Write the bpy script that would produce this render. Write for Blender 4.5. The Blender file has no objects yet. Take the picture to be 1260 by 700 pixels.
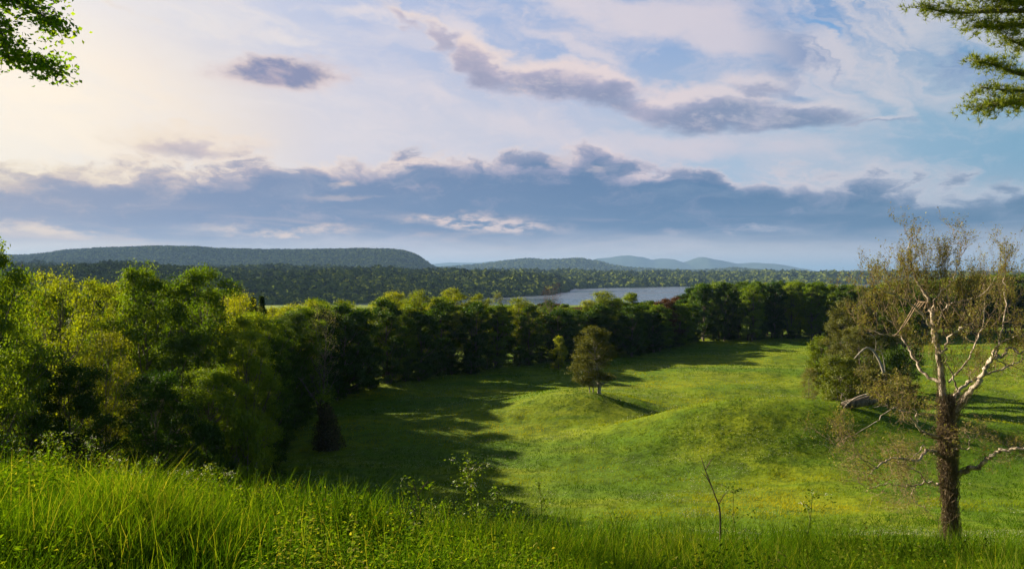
import bpy, math, random
import numpy as np

F = 900.0; CX = 630.0; HY = 337.0           # focal length, centre column and horizon row of the 1260 px photograph
SUN_AZ = math.radians(-58.0); SUN_EL = math.radians(23.0)
HAZE = 4.6e-5; SKYG = .282; NISH = .30; EXPO = 1.8
S = bpy.context.scene
COL = S.collection
rng = np.random.default_rng(7)

# ------------------------------------------------------------------ noise
def _hash(ix, iy, seed):
    n = (ix.astype(np.int64) * 374761393 + iy.astype(np.int64) * 668265263 + seed * 1442695041) & 0xFFFFFFFF
    n = ((n ^ (n >> 13)) * 1274126177) & 0xFFFFFFFF
    n = n ^ (n >> 16)
    return (n & 0xFFFF) / 65535.0
def vnoise(x, y, seed=0):
    x = np.asarray(x, float); y = np.asarray(y, float)
    ix = np.floor(x); iy = np.floor(y); fx = x - ix; fy = y - iy
    fx = fx * fx * (3 - 2 * fx); fy = fy * fy * (3 - 2 * fy)
    a = _hash(ix, iy, seed); b = _hash(ix + 1, iy, seed); c = _hash(ix, iy + 1, seed); d = _hash(ix + 1, iy + 1, seed)
    return (a * (1 - fx) + b * fx) * (1 - fy) + (c * (1 - fx) + d * fx) * fy
def fbm(x, y, seed=0, o=4):
    s = 0; a = .5; t = 0
    for i in range(o):
        s = s + a * vnoise(x * 2 ** i, y * 2 ** i, seed + i * 17); t += a; a *= .5
    return s / t

# ------------------------------------------------------------------ terrain (z = 0 is the eye)
_py = np.array([-120, -20, 0, 5, 8, 15, 30, 45, 60, 75, 90, 130, 180, 250, 300, 500, 900, 1300, 1500, 1e5])
_pz = np.array([-1.0, -1.2, -1.75, -2.40, -3.2, -5.95, -11.7, -17.0, -21.2, -23.3, -24.0, -23.9, -23.6, -23.0, -24, -32, -46, -53.5, -58, -58.])
_fy = np.linspace(-120, 1600, 6881)
_fz = np.interp(_fy, _py, _pz)
def _smooth(z, w):
    k = np.hanning(w); k /= k.sum()
    return np.convolve(np.pad(z, w // 2, mode='edge'), k, mode='valid')[:len(z)]
_fz = np.where(_fy < 25, _smooth(_fz, 21), _smooth(_fz, 61))
MOUNDS = [(12, 123, 4.3, 16, 13, 10, 14), (34, 104, 6.2, 17, 36, 9.5, 5.0), (45, 124, -1.3, 26, 26, 8, 8), (62, 172, 1.6, 26, 60, 9, 8), (100, 150, .9, 40, 30, 7, 7),
          (88, 205, 1.3, 22, 50, 10, 8), (40, 150, .7, 12, 16, 8, 8), (80, 122, 1.2, 16, 30, 8, 7), (-20, 112, .7, 14, 12, 12, 10)]
def H(x, y):
    x = np.asarray(x, float); y = np.asarray(y, float)
    z = np.interp(y, _fy, _fz)
    r = np.clip(-x / 9, -.25, 1.5)
    b = np.clip((y - 1) / 6, 0, 1) * np.clip((44 - y) / 30, 0, 1)
    z = z + 1.05 * r * b
    for (mx, my, h, sl, sr, sf, sb) in MOUNDS:
        dx = x - mx; dy = y - my
        z = z + h * np.exp(-(dx / np.where(dx < 0, sl, sr)) ** 2 * .8 - (dy / np.where(dy < 0, sf, sb)) ** 2 * .8)
    z = z + (fbm(x / 14, y / 14, 3, 3) - .5) * np.clip((y - 35) / 60, 0, 1) * 1.0 * np.clip((700 - y) / 400, 0, 1)
    z = z + (fbm(x / 5.5, y / 4.5, 13, 3) - .5) * np.clip((y - 55) / 40, 0, 1) * .55 * np.clip((400 - y) / 100, 0, 1)
    z = z + (fbm(x / 2.2, y / 2.2, 9, 2) - .5) * .22
    return z
def h1(x, y): return float(H(np.array([x]), np.array([y]))[0])
def at(px, d): return (px - CX) / F * d
def hit(px, py, d0=5, d1=420):
    d = np.arange(d0, d1, .25)
    z = H((px - CX) / F * d, d); zr = (HY - py) / F * d
    k = np.argmax(z >= zr)
    d = d[k] if (z >= zr).any() else d1
    return np.array([at(px, d), d, h1(at(px, d), d)])

# ------------------------------------------------------------------ mesh helpers
class MB:
    def __init__(s): s.V = []; s.F = []; s.N = []; s.A = []; s.n = 0
    def add(s, V, Fc, var=None):
        V = np.asarray(V, float).reshape(-1, 3); Fc = np.asarray(Fc, int)
        s.V.append(V); s.F.append((Fc + s.n).ravel()); s.N.append(np.full(len(Fc), Fc.shape[1]))
        s.A.append(np.full(len(V), .5) if var is None else np.broadcast_to(np.asarray(var, float), (len(V),)))
        s.n += len(V)
    def mesh(s, name, smooth=False):
        me = bpy.data.meshes.new(name)
        V = np.concatenate(s.V); L = np.concatenate(s.F); N = np.concatenate(s.N); A = np.concatenate(s.A)
        me.vertices.add(len(V)); me.vertices.foreach_set('co', V.ravel().astype(np.float32))
        me.loops.add(len(L)); me.loops.foreach_set('vertex_index', L.astype(np.int32))
        me.polygons.add(len(N)); st = np.concatenate([[0], np.cumsum(N)[:-1]])
        me.polygons.foreach_set('loop_start', st.astype(np.int32))
        if smooth: me.polygons.foreach_set('use_smooth', np.ones(len(N), bool))
        me.update(calc_edges=True)
        a = me.attributes.new('var', 'FLOAT', 'POINT'); a.data.foreach_set('value', A.astype(np.float32))
        return me
def link(name, me, mat=None, parent=None, loc=(0, 0, 0)):
    o = bpy.data.objects.new(name, me); COL.objects.link(o); o.location = loc
    if mat and me is not None and not me.materials: me.materials.append(mat)
    if parent: o.parent = parent
    return o
def tag(o, label=None, cat=None, group=None, kind=None):
    if label: o['label'] = label
    if cat: o['category'] = cat
    if group: o['group'] = group
    if kind: o['kind'] = kind
    return o
def empty(name, loc, label, cat, group=None, rz=0, sc=(1, 1, 1)):
    o = bpy.data.objects.new(name, None); COL.objects.link(o)
    o.location = loc; o.rotation_euler = (0, 0, rz); o.scale = sc; o.empty_display_size = .5
    return tag(o, label, cat, group)
def tube(mb, P, R, n=6, var=None, cap=True):
    P = np.asarray(P, float); R = np.broadcast_to(np.asarray(R, float), (len(P),))
    T = np.gradient(P, axis=0); T /= np.linalg.norm(T, axis=1)[:, None] + 1e-9
    ref = np.array([0, 0, 1.]) if abs(T[:, 2]).mean() < .8 else np.array([1., 0, 0])
    U = np.cross(T, ref); U /= np.linalg.norm(U, axis=1)[:, None] + 1e-9
    W = np.cross(T, U)
    a = np.arange(n) * 2 * math.pi / n
    V = P[:, None] + R[:, None, None] * (np.cos(a)[None, :, None] * U[:, None] + np.sin(a)[None, :, None] * W[:, None])
    m = len(P); i = np.arange(m - 1)[:, None] * n; j = np.arange(n)[None]; j2 = (j + 1) % n
    Fc = np.stack([i + j, i + j2, i + n + j2, i + n + j], -1).reshape(-1, 4)
    mb.add(V.reshape(-1, 3), Fc, var)
def spline(P, k=6):
    P = np.asarray(P, float)
    if len(P) < 3: return np.stack([np.linspace(P[0, c], P[-1, c], k) for c in range(P.shape[1])], 1)
    Q = np.vstack([2 * P[0] - P[1], P, 2 * P[-1] - P[-2]]); out = []
    for i in range(1, len(Q) - 2):
        t = np.linspace(0, 1, k, endpoint=False)[:, None]
        a, b, c, d = Q[i - 1], Q[i], Q[i + 1], Q[i + 2]
        out.append(.5 * ((2 * b) + (-a + c) * t + (2 * a - 5 * b + 4 * c - d) * t ** 2 + (-a + 3 * b - 3 * c + d) * t ** 3))
    out.append(P[-1:]); return np.vstack(out)
def unit(v): return v / (np.linalg.norm(v, axis=-1, keepdims=True) + 1e-9)
def leaves(mb, C, Nn, size, r, asp=.62, var=None):
    n = len(C); Nn = unit(Nn)
    T = unit(np.cross(Nn, r.normal(size=(n, 3)))); B = np.cross(Nn, T)
    s = np.broadcast_to(size, (n,))[:, None] * .5
    fold = Nn * s * .25
    V = np.stack([C - T * s, C + B * s * asp + fold, C + T * s, C - B * s * asp + fold], 1).reshape(-1, 3)
    if var is None: var = r.random(n)
    mb.add(V, np.arange(4 * n).reshape(-1, 4), np.repeat(var, 4))

# ------------------------------------------------------------------ materials
def new_mat(name):
    m = bpy.data.materials.new(name); m.use_nodes = True; nt = m.node_tree; nt.nodes.clear()
    out = nt.nodes.new('ShaderNodeOutputMaterial'); return m, nt, out
class G:
    """tiny node-graph helper"""
    def __init__(s, nt): s.nt = nt
    def put(s, sock, v):
        if isinstance(v, bpy.types.NodeSocket): s.nt.links.new(v, sock)
        elif v is not None:
            if hasattr(sock, 'default_value'):
                try: sock.default_value = v
                except Exception: sock.default_value = (*v, 1)
    def m(s, op, a, b=None, c=None, clamp=False):
        n = s.nt.nodes.new('ShaderNodeMath'); n.operation = op; n.use_clamp = clamp
        s.put(n.inputs[0], a); s.put(n.inputs[1], b); s.put(n.inputs[2], c); return n.outputs[0]
    def v(s, op, a, b=None, scale=None):
        n = s.nt.nodes.new('ShaderNodeVectorMath'); n.operation = op
        s.put(n.inputs[0], a); s.put(n.inputs[1], b)
        if scale is not None: s.put(n.inputs['Scale'], scale)
        return n.outputs['Value'] if op in ('LENGTH', 'DOT_PRODUCT') else n.outputs[0]
    def mix(s, f, a, b, mode='MIX'):
        n = s.nt.nodes.new('ShaderNodeMix'); n.data_type = 'RGBA'; n.blend_type = mode
        s.put(n.inputs[0], f); s.put(n.inputs[6], a if isinstance(a, bpy.types.NodeSocket) else (*a, 1)); s.put(n.inputs[7], b if isinstance(b, bpy.types.NodeSocket) else (*b, 1)); return n.outputs[2]
    def noise(s, vec, sc, det=4, rough=.55, dist=0, dims='3D', color=False):
        n = s.nt.nodes.new('ShaderNodeTexNoise'); n.noise_dimensions = dims
        s.put(n.inputs['Vector'], vec); n.inputs['Scale'].default_value = sc; n.inputs['Detail'].default_value = det
        n.inputs['Roughness'].default_value = rough; n.inputs['Distortion'].default_value = dist
        return n.outputs['Color'] if color else n.outputs['Fac']
    def rng(s, x, a, b, c=0., d=1., mode='SMOOTHSTEP'):
        n = s.nt.nodes.new('ShaderNodeMapRange'); n.interpolation_type = mode
        s.put(n.inputs[0], x); n.inputs[1].default_value = a; n.inputs[2].default_value = b; n.inputs[3].default_value = c; n.inputs[4].default_value = d
        return n.outputs[0]
    def ramp(s, x, stops):
        n = s.nt.nodes.new('ShaderNodeValToRGB'); s.put(n.inputs[0], x); e = n.color_ramp.elements
        while len(e) < len(stops): e.new(.5)
        for el, (p, c) in zip(e, stops): el.position = p; el.color = (*c, 1)
        return n.outputs[0]
    def mapping(s, vec, loc=(0, 0, 0), rot=0, sc=(1, 1, 1), typ='POINT'):
        n = s.nt.nodes.new('ShaderNodeMapping'); n.vector_type = typ; s.put(n.inputs[0], vec)
        n.inputs[1].default_value = loc
        n.inputs[2].default_value = (0, 0, rot); n.inputs[3].default_value = sc; return n.outputs[0]
    def attr(s, name):
        n = s.nt.nodes.new('ShaderNodeAttribute'); n.attribute_name = name; return n.outputs['Fac']
def leaf_mat(name, cols, trans=.42, tcol=(1.25, 1.15, .25), gloss=.01, vary=.55):
    m, nt, out = new_mat(name); g = G(nt)
    c = g.ramp(g.attr('var'), [(i / (len(cols) - 1), q) for i, q in enumerate(cols)])
    oi = nt.nodes.new('ShaderNodeObjectInfo')
    hs = nt.nodes.new('ShaderNodeHueSaturation'); g.put(hs.inputs['Color'], c)
    g.put(hs.inputs['Value'], g.m('MULTIPLY_ADD', oi.outputs['Random'], vary, 1 - vary / 2))
    g.put(hs.inputs['Hue'], g.m('MULTIPLY_ADD', oi.outputs['Random'], -.03, .515))
    c = hs.outputs[0]
    if name == 'far_forest_leaves':
        P = nt.nodes.new('ShaderNodeNewGeometry').outputs['Position']
        c = g.mix(g.rng(g.noise(P, .0035, 5, .6), .40, .62, 0, .75), c, g.mix(1., c, (1.7, 1.45, 1.0), 'MULTIPLY'))
    d = nt.nodes.new('ShaderNodeBsdfDiffuse'); g.put(d.inputs[0], c)
    t = nt.nodes.new('ShaderNodeBsdfTranslucent'); g.put(t.inputs[0], g.mix(1., c, tcol, 'MULTIPLY'))
    x = nt.nodes.new('ShaderNodeMixShader'); x.inputs[0].default_value = trans
    nt.links.new(d.outputs[0], x.inputs[1]); nt.links.new(t.outputs[0], x.inputs[2])
    gl = nt.nodes.new('ShaderNodeBsdfGlossy'); gl.inputs[0].default_value = (1, 1, 1, 1); gl.inputs['Roughness'].default_value = .45
    y = nt.nodes.new('ShaderNodeMixShader'); y.inputs[0].default_value = gloss
    nt.links.new(x.outputs[0], y.inputs[1]); nt.links.new(gl.outputs[0], y.inputs[2]); nt.links.new(y.outputs[0], out.inputs[0])
    return m
def bark_mat(name, a, b, scale=3., stretch=.25, contrast=(.4, .6), bump=.5):
    m, nt, out = new_mat(name); g = G(nt)
    tc = nt.nodes.new('ShaderNodeTexCoord').outputs['Object']
    v = g.mapping(tc, sc=(1, 1, stretch))
    n1 = g.noise(v, scale, 5, .65)
    c = g.mix(g.rng(n1, *contrast), a, b)
    p = nt.nodes.new('ShaderNodeBsdfPrincipled'); g.put(p.inputs['Base Color'], c); p.inputs['Roughness'].default_value = .85
    bp = nt.nodes.new('ShaderNodeBump'); bp.inputs['Strength'].default_value = bump; bp.inputs['Distance'].default_value = .05
    g.put(bp.inputs['Height'], g.noise(v, scale * 3, 4)); nt.links.new(bp.outputs[0], p.inputs['Normal'])
    nt.links.new(p.outputs[0], out.inputs[0]); return m
M = {}
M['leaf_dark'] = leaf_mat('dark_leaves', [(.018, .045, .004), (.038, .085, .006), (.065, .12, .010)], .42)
M['leaf_mid'] = leaf_mat('green_leaves', [(.045, .10, .005), (.095, .165, .008), (.16, .225, .012)], .5)
M['leaf_yel'] = leaf_mat('yellow_green_leaves', [(.085, .135, .004), (.155, .205, .007), (.25, .28, .012)], .53)
M['leaf_olive'] = leaf_mat('olive_leaves', [(.05, .065, .010), (.10, .115, .018), (.15, .155, .03)], .42, (1.15, 1.0, .6))
M['leaf_rust'] = leaf_mat('reddish_leaves', [(.06, .028, .012), (.10, .045, .02), (.12, .075, .03)], .35, (1.1, .9, .7))
M['leaf_pale'] = leaf_mat('pale_leaves', [(.12, .16, .06), (.17, .2, .08), (.22, .24, .12)], .4)
M['leaf_bud'] = leaf_mat('opening_buds', [(.17, .12, .03), (.22, .20, .03), (.22, .25, .03)], .4, (1.1, 1., .6))
M['leaf_bush'] = leaf_mat('bush_leaves', [(.08, .11, .008), (.13, .16, .012), (.19, .21, .02)], .42)
M['leaf_maple'] = leaf_mat('maple_leaves', [(.09, .20, .010), (.16, .29, .014), (.27, .36, .03)], .62)
M['needle'] = leaf_mat('pine_needles', [(.08, .13, .01), (.15, .20, .02), (.24, .27, .03)], .45)
M['bark'] = bark_mat('grey_brown_bark', (.055, .042, .030), (.13, .105, .08))
M['bark_pale'] = bark_mat('pale_bark', (.16, .14, .12), (.30, .27, .23))
M['bark_syc'] = bark_mat('sycamore_bark', (.10, .07, .045), (.38, .32, .26), 4., .5, (.36, .62), .3)
M['bark_syc_low'] = bark_mat('sycamore_old_bark', (.05, .036, .025), (.12, .09, .06), 4, .3)
M['twig'] = bark_mat('twig_bark', (.11, .075, .04), (.26, .18, .11), 8., 1.)
M['vine'] = leaf_mat('dead_vine', [(.065, .045, .026), (.12, .085, .05), (.20, .15, .09)], .2, (1, .8, .6), 0.02)
M['log'] = bark_mat('weathered_log', (.04, .03, .02), (.14, .11, .08))
M['stem'] = leaf_mat('green_stem', [(.10, .12, .02), (.12, .15, .03)], .2)
M['stem_brown'] = bark_mat('brown_stem', (.05, .03, .02), (.10, .06, .04), 20)
M['flower'] = leaf_mat('white_petals', [(.6, .6, .5), (.75, .75, .68)], .4, (1, 1, .9), 0.02, .05)
M['snagvine'] = leaf_mat('snag_vines', [(.03, .035, .012), (.06, .055, .02), (.10, .08, .035)], .3)
M['blossom'] = leaf_mat('pale_blossom', [(.16, .20, .08), (.30, .33, .2), (.45, .46, .34)], .3, (1, 1, .8), 0.)
M['grass'] = leaf_mat('grass_blades', [(.014, .045, .004), (.045, .11, .006), (.10, .175, .008), (.23, .23, .05)], .5, (1.3, 1.2, .25), .0)
M['mgrass'] = leaf_mat('meadow_blades', [(.045, .10, .004), (.11, .172, .005), (.20, .235, .006), (.28, .265, .010)], .35, (1.2, 1.15, .25), .0)
M['forest'] = leaf_mat('far_forest_leaves', [(.045, .07, .009), (.058, .085, .010), (.075, .10, .011)], .15, (1.1, 1.1, .6), 0., 1.3)

def ground_mat():
    m, nt, out = new_mat('meadow_ground'); g = G(nt)
    P = nt.nodes.new('ShaderNodeNewGeometry').outputs['Position']
    n1 = g.noise(g.mapping(P, sc=(1, 1.6, 1)), .035, 5, .6, .6)
    n2 = g.noise(P, .5, 5, .65); n3 = g.noise(g.mapping(P, sc=(1, 3, 1)), .12, 4, .6)
    c = g.mix(g.rng(n1, .38, .62), (.070, .13, .004), (.145, .182, .005))
    c = g.mix(g.rng(n3, .45, .7, 0, .6), c, (.055, .12, .004))
    c = g.mix(g.rng(n2, .42, .68, 0, .75), c, (.035, .065, .003))
    p = nt.nodes.new('ShaderNodeBsdfPrincipled'); g.put(p.inputs['Base Color'], c); p.inputs['Roughness'].default_value = .95; p.inputs['Specular IOR Level'].default_value = .1
    bp = nt.nodes.new('ShaderNodeBump'); bp.inputs['Strength'].default_value = .7; bp.inputs['Distance'].default_value = .25
    g.put(bp.inputs['Height'], g.m('ADD', g.noise(P, 1.4, 6, .7), n2)); nt.links.new(bp.outputs[0], p.inputs['Normal'])
    nt.links.new(p.outputs[0], out.inputs[0]); return m
M['ground'] = ground_mat()
def hill_mat(name, a, b, sc):
    m, nt, out = new_mat(name); g = G(nt)
    P = nt.nodes.new('ShaderNodeNewGeometry').outputs['Position']
    c = g.mix(g.rng(g.noise(P, sc, 6, .7), .35, .65), a, b)
    p = nt.nodes.new('ShaderNodeBsdfPrincipled'); g.put(p.inputs['Base Color'], c); p.inputs['Roughness'].default_value = 1.; p.inputs['Specular IOR Level'].default_value = 0
    bp = nt.nodes.new('ShaderNodeBump'); bp.inputs['Strength'].default_value = .8; bp.inputs['Distance'].default_value = 9
    g.put(bp.inputs['Height'], g.noise(P, sc * 3, 5, .7)); nt.links.new(bp.outputs[0], p.inputs['Normal'])
    nt.links.new(p.outputs[0], out.inputs[0]); return m
M['hill'] = hill_mat('wooded_hill', (.025, .045, .012), (.06, .08, .02), .02)
M['mount'] = hill_mat('far_mountain', (.03, .045, .02), (.05, .065, .03), .004)
def water_mat():
    m, nt, out = new_mat('river_water'); g = G(nt)
    P = nt.nodes.new('ShaderNodeNewGeometry').outputs['Position']
    p = nt.nodes.new('ShaderNodeBsdfPrincipled'); p.inputs['Base Color'].default_value = (.035, .05, .06, 1)
    g.put(p.inputs['Roughness'], g.rng(g.noise(g.mapping(P, sc=(.4, 1, 1)), .004, 4), .4, .6, .12, .3)); p.inputs['IOR'].default_value = 1.33
    bp = nt.nodes.new('ShaderNodeBump'); bp.inputs['Strength'].default_value = .35; bp.inputs['Distance'].default_value = .5
    g.put(bp.inputs['Height'], g.noise(g.mapping(P, sc=(.5, 1.3, 1)), .12, 5, .6)); nt.links.new(bp.outputs[0], p.inputs['Normal'])
    nt.links.new(p.outputs[0], out.inputs[0]); return m
M['water'] = water_mat()

# ------------------------------------------------------------------ ground and river
def grid_mesh(name, X, Y, Zf, smooth=True):
    GX, GY = np.meshgrid(X, Y) if X.ndim == 1 else (X, Y)
    Z = Zf(GX, GY); ny, nx = GX.shape
    i = np.arange(ny - 1)[:, None] * nx + np.arange(nx - 1)[None]
    mb = MB(); mb.add(np.stack([GX, GY, Z], -1), np.stack([i, i + 1, i + nx + 1, i + nx], -1).reshape(-1, 4))
    return mb.mesh(name, smooth)
ys = np.concatenate([np.arange(-110, 0, 4.), np.arange(0, 30, .4), np.arange(30, 140, .8), np.arange(140, 300, 2.), np.geomspace(300, 1600, 60), np.geomspace(1800, 60000, 20)])
t = np.linspace(-1, 1, 401)
wid = np.interp(ys, [-110, 0, 40, 300, 1600, 60000], [130, 70, 90, 380, 2200, 90000])
GX = (np.sign(t) * (abs(t) ** 1.15))[None] * wid[:, None]; GY = np.repeat(ys[:, None], len(t), 1)
tag(link('ground', grid_mesh('ground', GX, GY, H), M['ground']), kind='structure')
RZ = -52.0
wb = MB(); wb.add([(-9000, 1000, RZ), (12000, 1000, RZ), (12000, 9000, RZ), (-9000, 9000, RZ)], [(0, 1, 2, 3)])
tag(link('river', wb.mesh('river'), M['water']), kind='structure')

# ------------------------------------------------------------------ far hills (each a solid landform at its own distance)
def ridge(name, D, pts, depth, base, mat, nx=260, nv=40, rough=8., seed=1, fine=None, pw=1.0):
    """crest line given as (column,row) at distance D; the land falls away in front of and behind it"""
    pts = np.array(pts, float); u = np.linspace(pts[0, 0], pts[-1, 0], nx)
    crest = (HY - np.interp(u, pts[:, 0], pts[:, 1])) / F * D
    k = 5; crest = np.convolve(np.pad(crest, k // 2, mode='edge'), np.hanning(k + 2)[1:-1] / np.hanning(k + 2)[1:-1].sum(), mode='valid')
    v = np.linspace(-1, 1, nv)[:, None]
    X = np.repeat(((u - CX) / F * D)[None], nv, 0); Y = np.repeat(D + v * depth, nx, 1)
    Y = Y + (fbm(X / (depth * .8), np.full_like(X, seed), seed, 3) - .5) * depth * .5 * (1 - abs(v))
    prof = (.5 + .5 * np.cos(v * math.pi)) ** pw
    nz = (fbm(X / (depth * .45), Y / (depth * .45), seed + 5, 5) - .5) * 2
    Z = base + (crest[None] - base) * prof * (1 + .34 * nz * np.clip(abs(v) * 4, 0, 1)) 
    mb = MB(); i = np.arange(nv - 1)[:, None] * nx + np.arange(nx - 1)[None]
    mb.add(np.stack([X, Y, Z], -1), np.stack([i, i + 1, i + nx + 1, i + nx], -1).reshape(-1, 4))
    o = link(name, mb.mesh(name, True), mat); tag(o, kind='structure')
    return X, Y, Z
RD = {}
RD['plateau'] = ridge('hills', 5600, [(-420, 345), (-300, 326), (-120, 318), (30, 315), (90, 310), (150, 307), (200, 306), (250, 308), (300, 309), (380, 310), (440, 308.5), (475, 309), (498, 311), (512, 316), (522, 323), (533, 331), (548, 333), (575, 336), (640, 338)], 1300, -50, M['hill'], 420, 60, seed=4, pw=.8)
RD['mid'] = ridge('hills', 9500, [(470, 338), (540, 331), (570, 329), (600, 326), (625, 322), (650, 320), (672, 322), (690, 321), (712, 320), (735, 324), (748, 328), (768, 331), (800, 333), (835, 335), (870, 334), (890, 332.5), (908, 331), (925, 332.5), (950, 335), (1010, 337), (1100, 336), (1400, 337)], 1500, -50, M['hill'], 300, 40, seed=9)
ridge('mountains', 22000, [(700, 334), (720, 323), (735, 318), (750, 317), (760, 315), (775, 314.5), (790, 317), (800, 319.5), (812, 318), (825, 318.5), (840, 323), (850, 320), (862, 316), (872, 318.5), (890, 321), (905, 324), (925, 323), (945, 325), (965, 328), (985, 331), (1005, 335), (1030, 338)], 2500, -60, M['mount'], 240, 24, seed=12)
ridge('mountains', 26000, [(-500, 330), (200, 330), (480, 329), (530, 325), (560, 323), (590, 324), (610, 321), (640, 322), (668, 324), (690, 319.5), (705, 321), (740, 325), (800, 330), (1000, 334), (1060, 335.5), (1120, 334), (1200, 333), (1300, 335), (1700, 332)], 2500, -60, M['mount'], 260, 24, seed=16)
# west bank: a low wooded shore whose edge runs away to the right
SH = np.array([(-900, 900), (-500, 1150), (-223, 1337), (-18, 1614), (95, 1850), (160, 2180), (200, 2560), (420, 2800), (867, 3120), (1620, 3600), (3000, 4300), (7000, 6500)], float)
def bank(x, y):
    ys_ = np.interp(x, SH[:, 0], SH[:, 1]); dd = (y - ys_)
    up = np.interp(x, [-3000, -1200, -300, 300, 1500, 6000], [85, 62, 48, 44, 40, 40])
    z = RZ - 6 + up * (1 - np.exp(-np.clip(dd, 0, None) / 330)) + np.clip(dd, -60, 0) * .2
    z = z + (fbm(x / 420, y / 420, 31, 4) - .5) * 46 * np.clip(dd / 400, 0, 1)
    return z
bx = np.linspace(-1.15, 1.35, 420)
by = np.geomspace(900, 7600, 240)
BX = bx[None] * by[:, None]; BY = np.repeat(by[:, None], len(bx), 1)
BZ = bank(BX, BY); keep = BY > np.interp(BX, SH[:, 0], SH[:, 1]) - 90
mb = MB(); nx = len(bx); i = np.arange(len(by) - 1)[:, None] * nx + np.arange(nx - 1)[None]
kq = (keep[:-1, :-1] & keep[1:, :-1] & keep[:-1, 1:] & keep[1:, 1:]).ravel()
mb.add(np.stack([BX, BY, BZ], -1), np.stack([i, i + 1, i + nx + 1, i + nx], -1).reshape(-1, 4)[kq])
tag(link('terrain', mb.mesh('terrain', True), M['hill']), kind='structure')

# forest canopy over bank and hills: nobody could count it
def forest(name, P, sz, label):
    me = bpy.data.meshes.new(name); me.vertices.add(len(P)); me.vertices.foreach_set('co', P.ravel().astype(np.float32))
    a = me.attributes.new('sz', 'FLOAT', 'POINT'); a.data.foreach_set('value', sz.astype(np.float32)); me.update()
    o = link(name, me); tag(o, label, 'forest', kind='stuff')
    ng = bpy.data.node_groups.new(name + '_nodes', 'GeometryNodeTree')
    ng.interface.new_socket('Geometry', in_out='INPUT', socket_type='NodeSocketGeometry')
    ng.interface.new_socket('Geometry', in_out='OUTPUT', socket_type='NodeSocketGeometry')
    N = ng.nodes; L = ng.links
    gi = N.new('NodeGroupInput'); go = N.new('NodeGroupOutput')
    ico = N.new('GeometryNodeMeshIcoSphere'); ico.inputs['Radius'].default_value = 1; ico.inputs['Subdivisions'].default_value = 3
    sp = N.new('GeometryNodeSetPosition'); no = N.new('ShaderNodeTexNoise'); no.inputs['Scale'].default_value = 1.6; no.inputs['Detail'].default_value = 3
    vm = N.new('ShaderNodeVectorMath'); vm.operation = 'SUBTRACT'; vm.inputs[1].default_value = (.5, .5, .5)
    vs = N.new('ShaderNodeVectorMath'); vs.operation = 'SCALE'; vs.inputs['Scale'].default_value = 2.1
    L.new(no.outputs['Color'], vm.inputs[0]); L.new(vm.outputs[0], vs.inputs[0]); L.new(vs.outputs[0], sp.inputs['Offset']); L.new(ico.outputs['Mesh'], sp.inputs['Geometry'])
    sv = N.new('GeometryNodeStoreNamedAttribute'); sv.data_type = 'FLOAT'; sv.inputs['Name'].default_value = 'var'
    n2 = N.new('ShaderNodeTexNoise'); n2.inputs['Scale'].default_value = 3.; L.new(sp.outputs[0], sv.inputs['Geometry']); L.new(n2.outputs['Fac'], sv.inputs['Value'])
    sm = N.new('GeometryNodeSetMaterial'); sm.inputs['Material'].default_value = M['forest']; L.new(sv.outputs[0], sm.inputs['Geometry'])
    m2p = N.new('GeometryNodeMeshToPoints'); L.new(gi.outputs[0], m2p.inputs['Mesh'])
    ip = N.new('GeometryNodeInstanceOnPoints'); L.new(m2p.outputs[0], ip.inputs['Points']); L.new(sm.outputs[0], ip.inputs['Instance'])
    rv = N.new('FunctionNodeRandomValue'); rv.data_type = 'FLOAT_VECTOR'; rv.inputs[0].default_value = (-.3, -.3, 0); rv.inputs[1].default_value = (.3, .3, 6.28)
    L.new(rv.outputs[0], ip.inputs['Rotation'])
    na = N.new('GeometryNodeInputNamedAttribute'); na.data_type = 'FLOAT'; na.inputs['Name'].default_value = 'sz'; L.new(na.outputs['Attribute'], ip.inputs['Scale'])
    L.new(ip.outputs[0], go.inputs[0])
    md = o.modifiers.new('scatter', 'NODES'); md.node_group = ng
    return o
# bank points
n = 60000
Y = 1000 / (rng.random(n) * (1 - 1000 / 6200.)) ; Y = np.clip(1000 / (1000 / 6200. + rng.random(n) * (1 - 1000 / 6200.)), 1000, 6200)
X = rng.uniform(-.85, .95, n) * Y
dd = Y - np.interp(X, SH[:, 0], SH[:, 1])
k = (dd > 4) & (dd < 3200)
# hay field clearing on the far bank
k &= ~((abs(X + 560) < 70) & (abs(Y - 1640) < 120))
X, Y = X[k], Y[k]; Z = bank(X, Y)
cl = fbm(X / 130, Y / 130, 51, 3); sz = (4.0 + Y / 620.) * rng.uniform(.6, 1.5, len(X)) * (.6 + .9 * cl)
forest('forest', np.stack([X, Y, Z + sz * .5], 1), sz * 1.25, 'green tree canopy covering the low shore beyond the river')
def ridge_pts(key, n, lo, hi, smin, smax):
    X, Y, Z = RD[key]; nv, nx = X.shape
    a = rng.uniform(lo, hi, n) * (nv - 1); b = rng.uniform(0, nx - 1.01, n); ia = a.astype(int); ib = b.astype(int); fa = a - ia; fb = b - ib
    f = lambda Q: (Q[ia, ib] * (1 - fb) + Q[ia, ib + 1] * fb) * (1 - fa) + (Q[ia + 1, ib] * (1 - fb) + Q[ia + 1, ib + 1] * fb) * fa
    s = rng.uniform(smin, smax, n); P = np.stack([f(X), f(Y), f(Z) + s * .3], 1)
    return P, s
P, s_ = ridge_pts('plateau', 36000, .08, .56, 6, 14); forest('forest', P, s_, 'hazy green forest over the long flat-topped hill with a steep end')
P, s_ = ridge_pts('mid', 14000, .08, .56, 10, 24); forest('forest', P, s_, 'blue-green forest on the rounded hills across the water')

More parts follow.
